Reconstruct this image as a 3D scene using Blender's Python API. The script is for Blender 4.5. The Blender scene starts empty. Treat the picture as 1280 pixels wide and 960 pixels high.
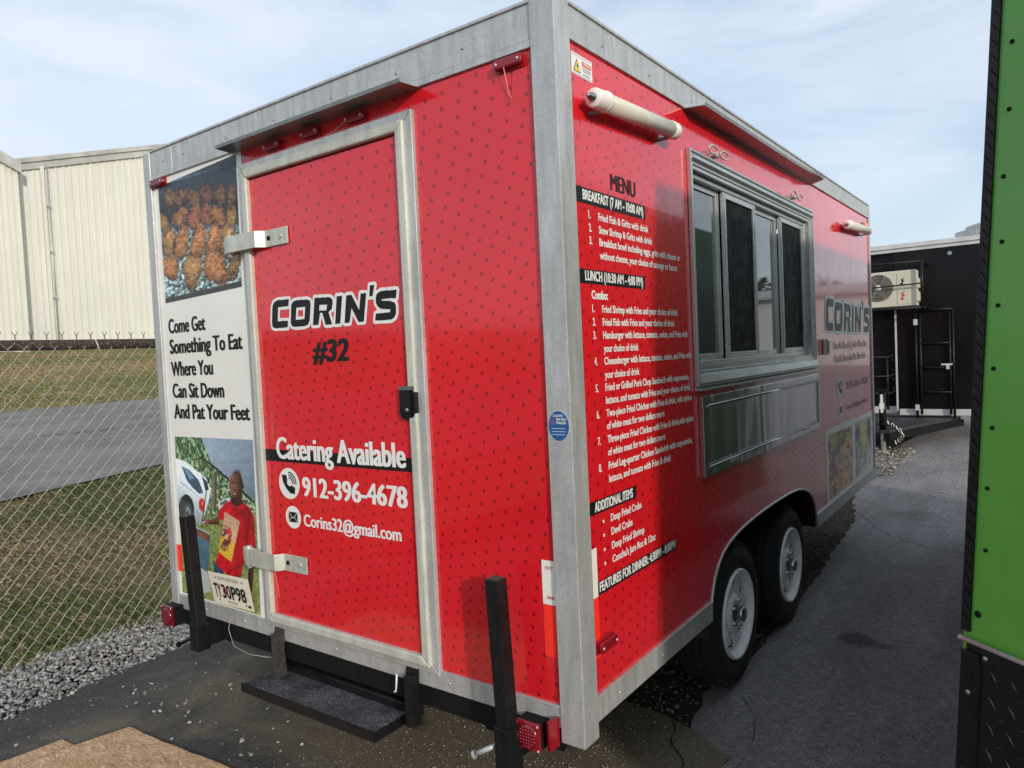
import bpy, bmesh, math, random
import numpy as np
from mathutils import Vector, Matrix
R = math.radians
random.seed(7)
rng = np.random.default_rng(11)
SC = bpy.context.scene
COL = SC.collection

# ------------------------------------------------------------------ camera
cam_d = bpy.data.cameras.new('camera')
cam = bpy.data.objects.new('camera', cam_d)
COL.objects.link(cam)
cam_d.sensor_width = 36.0
cam_d.lens = 25.41
cam_d.clip_start = 0.05
cam_d.clip_end = 2000
ax = Vector((0.80640274, 0.58950333, -0.04690893))
ay = Vector((0.01371084, 0.06066404, 0.99806407))
az = Vector((0.59120778, -0.80548476, 0.04083706))
m = Matrix((ax, ay, az)).transposed().to_4x4()
m.translation = Vector((1.11345915, -1.79527332, 1.58499682))
cam.matrix_world = m
SC.camera = cam

# ------------------------------------------------------------------ sky, sun, exposure
SUN_EL, SUN_AZ = 17.0, math.degrees(math.atan2(0.87, -0.49))   # azimuth clockwise from +y
wd = bpy.data.worlds.new('World')
SC.world = wd
wd.use_nodes = True
nt = wd.node_tree
nt.nodes.clear()
out = nt.nodes.new('ShaderNodeOutputWorld')
bg = nt.nodes.new('ShaderNodeBackground')
sky = nt.nodes.new('ShaderNodeTexSky')
sky.sky_type = 'NISHITA'
sky.sun_disc = False
sky.sun_elevation = R(SUN_EL)
sky.sun_rotation = R(SUN_AZ)
sky.air_density = 1.0
sky.dust_density = 2.0
sky.ozone_density = 2.0
tc = nt.nodes.new('ShaderNodeTexCoord')
mp = nt.nodes.new('ShaderNodeMapping')
mp.inputs['Scale'].default_value = (1.0, 1.0, 3.6)
mp.inputs['Rotation'].default_value = (0.15, 0.1, 0.5)
nz = nt.nodes.new('ShaderNodeTexNoise')
nz.inputs['Scale'].default_value = 2.2
nz.inputs['Detail'].default_value = 7
nz.inputs['Roughness'].default_value = 0.55
nz.inputs['Distortion'].default_value = 0.6
cr = nt.nodes.new('ShaderNodeValToRGB')
cr.color_ramp.elements[0].position = 0.36
cr.color_ramp.elements[0].color = (0.45, 0.45, 0.45, 1)
cr.color_ramp.elements[1].position = 0.66
cr.color_ramp.elements[1].color = (1, 1, 1, 1)
mx = nt.nodes.new('ShaderNodeMix')
mx.data_type = 'RGBA'
mx.inputs['B'].default_value = (3.9, 4.4, 5.0, 1)      # thin high cloud, in the units of the physical sky
bg.inputs['Strength'].default_value = 0.12
nt.links.new(tc.outputs['Generated'], mp.inputs['Vector'])
nt.links.new(mp.outputs[0], nz.inputs['Vector'])
nt.links.new(nz.outputs['Fac'], cr.inputs[0])
nt.links.new(cr.outputs[0], mx.inputs['Factor'])
nt.links.new(sky.outputs[0], mx.inputs['A'])
nt.links.new(mx.outputs['Result'], bg.inputs[0])
nt.links.new(bg.outputs[0], out.inputs[0])
sun_d = bpy.data.lights.new('sun', 'SUN')
sun_d.energy = 1.45
sun_d.angle = R(2.2)
sun_d.color = (1.0, 0.93, 0.84)
sun = bpy.data.objects.new('sun', sun_d)
COL.objects.link(sun)
sd = Vector((math.sin(R(SUN_AZ)) * math.cos(R(SUN_EL)), math.cos(R(SUN_AZ)) * math.cos(R(SUN_EL)), math.sin(R(SUN_EL))))
sun.rotation_euler = sd.to_track_quat('Z', 'Y').to_euler()
SC.view_settings.view_transform = 'Standard'
SC.view_settings.look = 'None'
SC.view_settings.exposure = 0.74
SC.view_settings.gamma = 1.0
SC.cycles.max_bounces = 8
SC.cycles.glossy_bounces = 4

# ------------------------------------------------------------------ materials
class NB:
    """tiny node builder"""
    def __init__(s, name):
        s.m = bpy.data.materials.new(name); s.m.use_nodes = True
        s.t = s.m.node_tree; s.t.nodes.clear()
        s.o = s.n('OutputMaterial'); s.p = s.n('BsdfPrincipled')
        s.l(s.p.outputs[0], s.o.inputs[0])
    def n(s, k, **kw):
        x = s.t.nodes.new('ShaderNode' + k)
        for a, b in kw.items(): setattr(x, a, b)
        return x
    def l(s, a, b): s.t.links.new(a, b)
    def coord(s, kind='Object'):
        return s.n('TexCoord').outputs[kind]
    def geo(s): return s.n('NewGeometry').outputs['Position']
    def noise(s, vec, scale, detail=4, rough=0.55, dist=0.0):
        x = s.n('TexNoise'); s.l(vec, x.inputs['Vector']); x.inputs['Scale'].default_value = scale
        x.inputs['Detail'].default_value = detail; x.inputs['Roughness'].default_value = rough
        x.inputs['Distortion'].default_value = dist
        return x.outputs['Fac']
    def ramp(s, fac, stops, interp='LINEAR'):
        x = s.n('ValToRGB'); s.l(fac, x.inputs[0]); e = x.color_ramp
        e.interpolation = interp
        while len(e.elements) < len(stops): e.elements.new(0.5)
        for el, (p, c) in zip(e.elements, stops):
            el.position = p; el.color = (c, c, c, 1) if isinstance(c, (int, float)) else (*c, 1)
        return x.outputs[0]
    def mix(s, f, a, b, blend='MIX'):
        x = s.n('Mix', data_type='RGBA', blend_type=blend)
        for i, v in (('Factor', f), ('A', a), ('B', b)):
            if hasattr(v, 'node'): s.l(v, x.inputs[i])
            elif isinstance(v, (int, float)): x.inputs[i].default_value = v if i == 'Factor' else (v, v, v, 1)
            else: x.inputs[i].default_value = (*v, 1)
        return x.outputs['Result']
    def math(s, op, a, b=0.0, c=None):
        x = s.n('Math', operation=op)
        for i, v in enumerate((a, b) if c is None else (a, b, c)):
            if hasattr(v, 'node'): s.l(v, x.inputs[i])
            else: x.inputs[i].default_value = v
        return x.outputs[0]
    def set(s, col=None, rough=None, metal=None, spec=None, coat=None, coat_r=0.03):
        P = s.p.inputs
        for k, v in (('Base Color', col), ('Roughness', rough), ('Metallic', metal), ('Specular IOR Level', spec), ('Coat Weight', coat)):
            if v is None: continue
            if hasattr(v, 'node'): s.l(v, P[k])
            elif isinstance(v, tuple): P[k].default_value = (*v, 1)
            else: P[k].default_value = v
        P['Coat Roughness'].default_value = coat_r
        return s
    def bump(s, h, strength=0.3, dist=0.002):
        b = s.n('Bump'); b.inputs['Strength'].default_value = strength; b.inputs['Distance'].default_value = dist
        s.l(h, b.inputs['Height']); s.l(b.outputs[0], s.p.inputs['Normal'])
        return s

def simple(name, col, rough=0.5, metal=0.0, var=0.12, scale=8, spec=None, coat=None, bump=0.0, bscale=60):
    b = NB(name); v = b.geo()
    f = b.noise(v, scale, 5)
    lo = tuple(c * (1 - var) for c in col); hi = tuple(min(1, c * (1 + var)) for c in col)
    c = b.ramp(f, [(0.3, lo), (0.7, hi)])
    r = b.ramp(b.noise(v, scale * 2.3, 4), [(0.3, max(0.02, rough * 0.8)), (0.7, min(1, rough * 1.2))])
    b.set(c, r, metal, spec, coat)
    if bump: b.bump(b.noise(v, bscale, 3), bump, 0.002)
    return b.m

def red_vinyl():
    b = NB('red_dotted_vinyl'); v = b.geo()
    w = b.n('TexNoise'); b.l(v, w.inputs['Vector']); w.inputs['Scale'].default_value = 0.7; w.inputs['Detail'].default_value = 0
    off = b.n('VectorMath', operation='MULTIPLY_ADD'); b.l(w.outputs['Color'], off.inputs[0])
    off.inputs[1].default_value = (0.34, 0.34, 0.34); b.l(v, off.inputs[2])
    sx = b.n('SeparateXYZ'); b.l(off.outputs[0], sx.inputs[0])
    px = b.math('ADD', sx.outputs['X'], sx.outputs['Y']); pz = sx.outputs['Z']
    # lattice vectors a=(.047,-.033) b=(.016,.045)
    a = (0.047, -0.033); c = (0.016, 0.045); D = a[0] * c[1] - a[1] * c[0]
    u = b.math('ADD', b.math('MULTIPLY', px, c[1] / D), b.math('MULTIPLY', pz, -c[0] / D))
    t = b.math('ADD', b.math('MULTIPLY', px, -a[1] / D), b.math('MULTIPLY', pz, a[0] / D))
    fu = b.math('SUBTRACT', b.math('FRACT', u), 0.5); ft = b.math('SUBTRACT', b.math('FRACT', t), 0.5)
    dx = b.math('ADD', b.math('MULTIPLY', fu, a[0]), b.math('MULTIPLY', ft, c[0]))
    dz = b.math('ADD', b.math('MULTIPLY', fu, a[1]), b.math('MULTIPLY', ft, c[1]))
    d = b.math('SQRT', b.math('ADD', b.math('MULTIPLY', dx, dx), b.math('MULTIPLY', b.math('MULTIPLY', dz, dz), 0.75)))
    dot = b.ramp(b.math('MULTIPLY', d, 100.0), [(0.0, 0.7), (0.35, 1.0), (0.50, 1.0), (0.70, 0.0)])
    big = b.noise(v, 1.3, 3)
    base = b.ramp(big, [(0.3, (0.62, 0.0095, 0.017)), (0.7, (0.72, 0.012, 0.022))])
    col = b.mix(b.math('MULTIPLY', dot, 0.9), base, (0.22, 0.003, 0.009))
    dirt = b.ramp(b.noise(v, 22, 6, 0.7), [(0.62, 0.0), (0.8, 0.10)])
    col = b.mix(dirt, col, (0.45, 0.2, 0.17))
    m3 = b.n('Mapping'); b.l(v, m3.inputs[0]); m3.inputs['Scale'].default_value = (1, 1, 0.10)
    streak = b.ramp(b.noise(m3.outputs[0], 38, 5, 0.7), [(0.56, 0.0), (0.78, 0.22)])
    col = b.mix(streak, col, (0.30, 0.05, 0.045))
    sz0 = b.n('SeparateXYZ'); b.l(v, sz0.inputs[0])
    splash = b.math('MULTIPLY', b.ramp(sz0.outputs['Z'], [(0.50, 1.0), (0.95, 0.0)]), b.ramp(b.noise(v, 120, 5, 0.75), [(0.5, 0.0), (0.72, 0.45)]))
    col = b.mix(splash, col, (0.16, 0.07, 0.05))
    rr = b.ramp(b.noise(v, 9, 5), [(0.3, 0.10), (0.75, 0.2)])
    b.set(col, rr, 0.0, 0.5, 0.5, 0.03)
    # sheet metal under vinyl is never quite flat
    mpn = b.n('Mapping'); b.l(v, mpn.inputs[0]); mpn.inputs['Scale'].default_value = (1, 1, 0.22)
    b.bump(b.noise(mpn.outputs[0], 3.4, 2), 0.14, 0.02)
    return b.m

def galv(name='galvanised_steel', k=0.42, rough=0.42, metal=0.75, warm=1.0):
    b = NB(name); v = b.geo()
    vo = b.n('TexVoronoi'); b.l(v, vo.inputs['Vector']); vo.inputs['Scale'].default_value = 170
    sp = b.n('SeparateColor'); b.l(vo.outputs['Color'], sp.inputs[0])
    c1 = b.ramp(sp.outputs[0], [(0.0, (k * 0.92, k * 0.93, k * 0.93 * warm)), (1.0, (k * 1.08, k * 1.08, k * 1.07 * warm))])
    mpn = b.n('Mapping'); b.l(v, mpn.inputs[0]); mpn.inputs['Scale'].default_value = (1, 1, 0.15)
    st = b.ramp(b.noise(mpn.outputs[0], 26, 6, 0.65), [(0.35, 0.78), (0.68, 1.08)])
    c2 = b.mix(1.0, c1, st, 'MULTIPLY')
    m4 = b.n('Mapping'); b.l(v, m4.inputs[0]); m4.inputs['Rotation'].default_value = (0.5, 0.3, 0.2); m4.inputs['Scale'].default_value = (1, 1, 0.03)
    scr_ = b.ramp(b.noise(m4.outputs[0], 210, 3, 0.6), [(0.70, 0.0), (0.74, 0.35)])
    c2 = b.mix(scr_, c2, (k * 1.5, k * 1.5, k * 1.5))
    gr = b.ramp(b.noise(v, 5, 6, 0.65), [(0.5, 0.0), (0.78, 0.28)])
    c3 = b.mix(gr, c2, (k * 0.55, k * 0.53, k * 0.46))
    b.set(c3, b.ramp(b.noise(v, 40, 4), [(0.3, rough * 0.8), (0.7, rough * 1.25)]), metal)
    b.bump(b.noise(v, 90, 3), 0.12, 0.001)
    return b.m

def brushed(name, k, rough, aniso=0.0):
    b = NB(name); v = b.geo()
    mpn = b.n('Mapping'); b.l(v, mpn.inputs[0]); mpn.inputs['Scale'].default_value = (1, 14, 0.5)
    f = b.noise(mpn.outputs[0], 9, 5)
    b.set(b.ramp(f, [(0.3, k * 0.9), (0.7, k * 1.08)]), b.ramp(f, [(0.3, rough * 0.7), (0.7, rough * 1.3)]), 1.0)
    m2 = b.n('Mapping'); b.l(v, m2.inputs[0]); m2.inputs['Scale'].default_value = (1, 2.2, .5)
    b.bump(b.noise(m2.outputs[0], 2.2, 1, 0.5, 0.4), 0.40, 0.02)
    return b.m

def asphalt(name, base, warm=(1, 1, 1), dusty=None, speck=0.5, patch=0.25, stain=None):
    b = NB(name); v = b.geo()
    fine = b.noise(v, 190, 3, 0.8)
    mid = b.noise(v, 26, 6, 0.7)
    big = b.noise(v, 1.1, 6, 0.6, 0.5)
    lo = tuple(base * (1 - patch) * w for w in warm); hi = tuple(base * (1 + patch) * w for w in warm)
    c = b.ramp(big, [(0.32, lo), (0.68, hi)])
    c = b.mix(1.0, c, b.ramp(mid, [(0.3, 0.72), (0.7, 1.22)]), 'MULTIPLY')
    c = b.mix(1.0, c, b.ramp(fine, [(0.30, 1 - speck), (0.52, 1.0), (0.68, 1 + speck * 1.6)]), 'MULTIPLY')
    vo = b.n('TexVoronoi'); b.l(v, vo.inputs['Vector']); vo.inputs['Scale'].default_value = 95
    sp = b.n('SeparateColor'); b.l(vo.outputs['Color'], sp.inputs[0])
    s1 = b.math('MULTIPLY', b.ramp(sp.outputs[0], [(0.90, 0.0), (0.93, 1.0)]), b.ramp(vo.outputs['Distance'], [(0.25, 0.75), (0.45, 0.0)]))
    c = b.mix(s1, c, tuple(min(0.4, base * 3.6) * w for w in warm))
    mt = b.n('Mapping'); b.l(v, mt.inputs[0]); mt.inputs['Scale'].default_value = (2.4, 0.35, 1)
    c = b.mix(1.0, c, b.ramp(b.noise(mt.outputs[0], 1.6, 5, 0.6), [(0.3, 0.80), (0.7, 1.18)]), 'MULTIPLY')
    c = b.mix(b.ramp(b.noise(v, 5.5, 7, 0.7, 0.8), [(0.58, 0.0), (0.72, 0.35)]), c, tuple(base * .5 * w for w in warm))
    if dusty:
        sx_ = b.n('SeparateXYZ'); b.l(v, sx_.inputs[0])
        dm = b.ramp(b.math('ADD', b.noise(v, 1.1, 8, 0.66, 0.8), b.ramp(sx_.outputs['X'], [(0.0, 0.0), (1.0, 0.0)]) if False else b.math('MULTIPLY', b.math('ADD', sx_.outputs['X'], 1.5), 0.11)), [(0.40, 0.0), (0.60, 0.9)])
        c = b.mix(dm, c, b.mix(b.ramp(b.noise(v, 60, 5, 0.7), [(0.3, 0.0), (0.7, 1.0)]), tuple(d * 0.6 for d in dusty), tuple(d * 1.35 for d in dusty)))
    if stain:
        for (px_, py_, ra, rb, k_) in stain:
            sx = b.n('SeparateXYZ'); b.l(v, sx.inputs[0])
            dx = b.math('DIVIDE', b.math('SUBTRACT', sx.outputs['X'], px_), ra); dy = b.math('DIVIDE', b.math('SUBTRACT', sx.outputs['Y'], py_), rb)
            d = b.math('SQRT', b.math('ADD', b.math('MULTIPLY', dx, dx), b.math('MULTIPLY', dy, dy)))
            d = b.math('ADD', d, b.math('MULTIPLY', b.math('SUBTRACT', b.noise(v, 11, 6, 0.7), 0.5), 1.6))
            c = b.mix(b.ramp(d, [(0.55, k_), (1.0, 0.0)]), c, tuple(base * .28 * w for w in warm))
    b.set(c, 0.92, 0.0, 0.25)
    h = b.math('ADD', b.math('MULTIPLY', fine, 0.7), b.math('MULTIPLY', mid, 1.0))
    b.bump(h, 0.65, 0.006)
    return b.m

def vcol(name, rough=0.6, spec=0.4, bump=0.0, bscale=100, mul=1.0, nz_amt=0.0, coat=None):
    b = NB(name); a = b.n('VertexColor', layer_name='Col')
    c = a.outputs[0]
    if nz_amt:
        c = b.mix(1.0, c, b.ramp(b.noise(b.geo(), bscale * 0.7, 4), [(0.3, 1 - nz_amt), (0.7, 1 + nz_amt)]), 'MULTIPLY')
    b.set(c, rough, 0.0, spec, coat)
    if bump: b.bump(b.noise(b.geo(), bscale, 3), bump, 0.003)
    return b.m

def glass_mat():
    b = NB('window_glass')
    b.set((0.02, 0.025, 0.025), 0.02, 0.0, 0.9)
    b.p.inputs['IOR'].default_value = 1.9
    b.p.inputs['Alpha'].default_value = 0.55
    return b.m

RED = red_vinyl()
GALV = galv('galvanised_steel', 0.53, 0.42, 0.42, 0.98)
ALU = galv('aluminium_frame', 0.50, 0.36, 0.65, 0.97)
ALUD = galv('door_frame_aluminium', 0.58, 0.5, 0.2, 0.88)
STEEL = brushed('stainless_steel', 0.50, 0.17)
STEELD = simple('mill_steel_window_frame', (0.50, 0.52, 0.50), 0.30, 0.7, 0.08, 2.5, bump=0.05, bscale=20)
ZINC = galv('zinc_hinge_steel', 0.62, 0.42, 0.4, 0.86)
WHITE = simple('white_vinyl', (0.80, 0.79, 0.735), 0.25, 0, 0.04, 4, coat=0.2)
WHITEP = simple('white_print', (0.78, 0.77, 0.74), 0.35, 0, 0.03, 6)
BLACKP = simple('black_print', (0.010, 0.010, 0.0095), 0.4, 0, 0.1, 6, spec=0.25)
def black_steel():
    b = NB('black_painted_steel'); v = b.geo()
    c = b.ramp(b.noise(v, 14, 5), [(0.3, (0.005, 0.005, 0.006)), (0.7, (0.010, 0.010, 0.011))])
    c = b.mix(b.ramp(b.noise(v, 75, 5, 0.75), [(0.66, 0.0), (0.70, 0.8)]), c, (0.10, 0.075, 0.055))
    mp_ = b.n('Mapping'); b.l(v, mp_.inputs[0]); mp_.inputs['Scale'].default_value = (1, 1, 0.12)
    c = b.mix(b.ramp(b.noise(mp_.outputs[0], 55, 5, 0.7), [(0.56, 0.0), (0.75, 0.4)]), c, (0.035, 0.033, 0.03))
    b.set(c, b.ramp(b.noise(v, 30, 4), [(0.3, 0.32), (0.7, 0.6)]), 0, 0.25)
    b.bump(b.noise(v, 120, 3), 0.3, 0.002); return b.m
BLACKM = black_steel()
FRAMEK = simple('black_chassis_paint', (0.006, 0.006, 0.006), 0.7, 0, 0.3, 14, spec=0.2)
RUBBER = simple('tyre_rubber', (0.020, 0.0195, 0.019), 0.75, 0, 0.25, 25, spec=0.3, bump=0.3, bscale=180)
RIMW = simple('white_wheel_paint', (0.78, 0.79, 0.80), 0.35, 0, 0.08, 20)
CHROME = simple('dull_chrome_cap', (0.35, 0.35, 0.36), 0.3, 1.0, 0.15, 30)
DARKIN = simple('dark_interior', (0.018, 0.018, 0.019), 0.7, 0, 0.3, 5)
SCREEN = simple('black_insect_screen', (0.006, 0.0065, 0.007), 0.6, 0, 0.3, 9, spec=0.12)
LAMPW = simple('lamp_tube_plastic', (0.66, 0.62, 0.50), 0.3, 0, 0.04, 12)
CAPW = simple('lamp_cap_plastic', (0.80, 0.75, 0.68), 0.3, 0, 0.03, 12)
REDL = simple('red_lens', (0.24, 0.005, 0.012), 0.12, 0, 0.2, 60, spec=0.7)
REDD = simple('dark_red_lens', (0.13, 0.003, 0.008), 0.15, 0, 0.35, 90, spec=0.7)
AMBER = simple('amber_lens', (0.75, 0.22, 0.02), 0.2, 0, 0.1, 40)
REFW = simple('white_reflective_tape', (0.80, 0.76, 0.68), 0.35, 0, 0.04, 60)
REFR = simple('red_reflective_tape', (0.95, 0.035, 0.018), 0.35, 0, 0.04, 60)
BLUES = simple('blue_sticker', (0.016, 0.095, 0.27), 0.35, 0, 0.06, 40)
YELLOW = simple('yellow_sticker', (0.80, 0.60, 0.05), 0.4, 0, 0.05, 40)
ORANGE = simple('orange_sticker', (0.72, 0.12, 0.03), 0.4, 0, 0.05, 40)
GREYP = simple('grey_print', (0.25, 0.27, 0.3), 0.5, 0, 0.1, 40)
PLATE = simple('licence_plate_enamel', (0.74, 0.69, 0.56), 0.4, 0, 0.04, 30)
def green_paint():
    b = NB('green_panel_paint'); v = b.geo()
    c = b.ramp(b.noise(v, 1.6, 5), [(0.3, (0.105, 0.345, 0.042)), (0.7, (0.125, 0.385, 0.048))])
    mp_ = b.n('Mapping'); b.l(v, mp_.inputs[0]); mp_.inputs['Scale'].default_value = (1, 1, 0.08)
    c = b.mix(b.ramp(b.noise(mp_.outputs[0], 45, 6, 0.7), [(0.52, 0.0), (0.8, 0.30)]), c, (0.10, 0.20, 0.06))
    c = b.mix(b.ramp(b.noise(v, 130, 4, 0.7), [(0.68, 0.0), (0.76, 0.5)]), c, (0.08, 0.12, 0.05))
    b.set(c, b.ramp(b.noise(v, 7, 5), [(0.3, 0.22), (0.7, 0.42)]), 0, 0.5, 0.2)
    b.bump(b.noise(v, 3.0, 2), 0.3, 0.02)
    return b.m
GREEN = green_paint()
BLKTR = simple('black_trailer_paint', (0.0055, 0.0058, 0.0068), 0.28, 0, 0.3, 1.5, spec=0.22)
BLKAL = simple('black_diamond_plate', (0.008, 0.008, 0.009), 0.38, 0.0, 0.3, 30, spec=0.3)
GLASS = glass_mat()
AWN = galv('awning_sheet', 0.30, 0.33, 0.75, 0.95)
PHOTO = vcol('glossy_photo_print', 0.3, 0.45)
STONE = vcol('crushed_stone', 0.9, 0.3, 0.5, 220, nz_amt=0.22)
BLADE = vcol('grass_blades', 0.7, 0.25)

def step_mat():
    b = NB('worn_black_step'); v = b.geo()
    f = b.noise(v, 150, 3, 0.8)
    wear = b.ramp(b.noise(v, 11, 6, 0.65), [(0.38, 0.1), (0.62, 0.8)])
    c = b.mix(b.math('MULTIPLY', b.ramp(f, [(0.45, 0.0), (0.6, 1.0)]), wear), (0.016, 0.016, 0.018), (0.22, 0.225, 0.25))
    b.set(c, 0.75); b.bump(f, 0.8, 0.004)
    return b.m
STEP = step_mat()

def rail_mat():
    b = NB('rusted_rail_with_lichen'); v = b.geo()
    c = b.ramp(b.noise(v, 45, 5, 0.7), [(0.3, (0.02, 0.014, 0.011)), (0.7, (0.06, 0.035, 0.026))])
    li = b.ramp(b.noise(v, 85, 4, 0.7), [(0.58, 0.0), (0.66, 0.7)])
    c = b.mix(li, c, (0.36, 0.34, 0.30))
    b.set(c, 0.9); b.bump(b.noise(v, 160, 3), 0.5, 0.003)
    return b.m
RAIL = rail_mat()
WIRE = simple('galvanised_wire', (0.50, 0.50, 0.43), 0.5, 0.3, 0.25, 30)

def grass_ground():
    b = NB('lawn_soil'); v = b.geo()
    big = b.noise(v, 0.55, 6, 0.6, 0.4)
    mp_ = b.n('Mapping'); b.l(v, mp_.inputs[0]); mp_.inputs['Scale'].default_value = (1.6, 0.3, 1)
    band = b.noise(mp_.outputs[0], 0.35, 5, 0.6)
    c = b.ramp(band, [(0.36, (0.14, 0.155, 0.06)), (0.48, (0.29, 0.24, 0.13)), (0.62, (0.20, 0.19, 0.085))])
    c = b.mix(b.ramp(big, [(0.4, 0.0), (0.65, 0.75)]), c, (0.17, 0.115, 0.06))
    c = b.mix(1.0, c, b.ramp(b.noise(v, 18, 6, 0.75), [(0.3, 0.6), (0.7, 1.4)]), 'MULTIPLY')
    b.set(c, 0.95, 0, 0.2); b.bump(b.noise(v, 30, 6, 0.7), 1.0, 0.03)
    return b.m
LAWN = grass_ground()

def soil():
    b = NB('dark_gravelly_soil'); v = b.geo()
    c = b.ramp(b.noise(v, 70, 6, 0.75), [(0.3, (0.012, 0.010, 0.008)), (0.7, (0.055, 0.047, 0.038))])
    b.set(c, 0.95, 0, 0.2); b.bump(b.noise(v, 80, 5), 1.0, 0.01)
    return b.m
SOIL = soil()
def dirt():
    b = NB('brown_gritty_dirt'); v = b.geo()
    c = b.ramp(b.noise(v, 55, 7, 0.8), [(0.3, (0.018, 0.014, 0.010)), (0.55, (0.075, 0.060, 0.042)), (0.75, (0.17, 0.145, 0.11))])
    c = b.mix(b.ramp(b.noise(v, 6, 4), [(0.5, 0), (0.7, 0.6)]), c, (0.045, 0.05, 0.022))
    b.set(c, 0.95, 0, 0.2); b.bump(b.noise(v, 60, 7, 0.8), 1.0, 0.02)
    return b.m
DIRT = dirt()
ASPH = asphalt('grey_asphalt', 0.20, (1.05, 0.98, 0.97), speck=0.6, patch=0.14, stain=[(0.30, 2.28, .10, .13, .8), (0.42, 2.26, .10, .05, .6), (0.2, 5.4, .3, .25, .35), (0.75, 1.1, .25, .4, .2)])
SLAB = asphalt('dusty_old_asphalt', 0.060, (1.03, 1.0, 0.93), (0.175, 0.140, 0.095), 0.4, 0.25)
ROAD = asphalt('road_asphalt', 0.19, (1.05, 0.98, 0.92), speck=0.25, patch=0.12)
CRACK = simple('crack_shadow_dirt', (0.028, 0.026, 0.023), 0.95, 0, 0.3, 60)
OIL = simple('oil_stain', (0.030, 0.029, 0.029), 0.9, 0, 0.3, 30)

def board_mat():
    b = NB('brown_fibre_board'); v = b.geo()
    mp_ = b.n('Mapping'); b.l(v, mp_.inputs[0]); mp_.inputs['Rotation'].default_value = (0, 0, R(-38)); mp_.inputs['Scale'].default_value = (1.0, 5, 1)
    f = b.noise(mp_.outputs[0], 15, 9, 0.75, 2.2)
    c = b.ramp(f, [(0.36, (0.13, 0.068, 0.034)), (0.45, (0.38, 0.22, 0.12)), (0.54, (0.54, 0.36, 0.21)), (0.64, (0.78, 0.61, 0.41))])
    c = b.mix(b.ramp(b.noise(v, 4, 5), [(0.45, 0), (0.7, 0.5)]), c, (0.42, 0.25, 0.09))
    b.set(c, 0.85); b.bump(f, 0.7, 0.004)
    return b.m
BOARD = board_mat()
def buff():
    b = NB('buff_metal_cladding'); v = b.geo()
    c = b.ramp(b.noise(v, 0.6, 5), [(0.3, (0.62, 0.615, 0.55)), (0.7, (0.67, 0.665, 0.59))])
    mp_ = b.n('Mapping'); b.l(v, mp_.inputs[0]); mp_.inputs['Scale'].default_value = (1, 1, 0.06)
    c = b.mix(b.ramp(b.noise(mp_.outputs[0], 3.5, 6, 0.7), [(0.50, 0.0), (0.75, 0.35)]), c, (0.42, 0.39, 0.29))
    b.set(c, 0.5, 0.0, 0.4); return b.m
BUFF = buff()
BUFFT = simple('weathered_metal_trim', (0.44, 0.435, 0.40), 0.5, 0.1, 0.25, 1.2)
CONC = simple('pale_concrete', (0.42, 0.40, 0.35), 0.9, 0, 0.15, 2)
ACW = simple('air_conditioner_casing', (0.62, 0.58, 0.46), 0.4, 0, 0.04, 3)
ACG = simple('fan_grille_grey', (0.22, 0.21, 0.17), 0.5, 0, 0.1, 20)
TRIMW = simple('white_metal_trim', (0.62, 0.62, 0.60), 0.35, 0.2, 0.1, 6)
LEAF = vcol('far_tree_leaves', 0.8, 0.2)
BARK = simple('bark', (0.08, 0.06, 0.045), 0.9, 0, 0.3, 9)
PALEW = simple('pale_warehouse_cladding', (0.6, 0.6, 0.58), 0.5, 0, 0.05, 0.5)

# ------------------------------------------------------------------ geometry helpers
WO = {}          # world (unrotated) origin of each object, so meshes can be written in world coordinates
def W(o): return WO.get(o.name, Vector((0, 0, 0))) if o else Vector((0, 0, 0))

def props(o, label=None, cat=None, group=None, kind=None):
    if label: o['label'] = label
    if cat: o['category'] = cat
    if group: o['group'] = group
    if kind: o['kind'] = kind
    return o

def thing(name, loc, label, cat, group=None):
    o = bpy.data.objects.new(name, None); COL.objects.link(o)
    o.empty_display_size = 0.2
    o.location = loc; WO[o.name] = Vector(loc)
    return props(o, label, cat, group)

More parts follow.
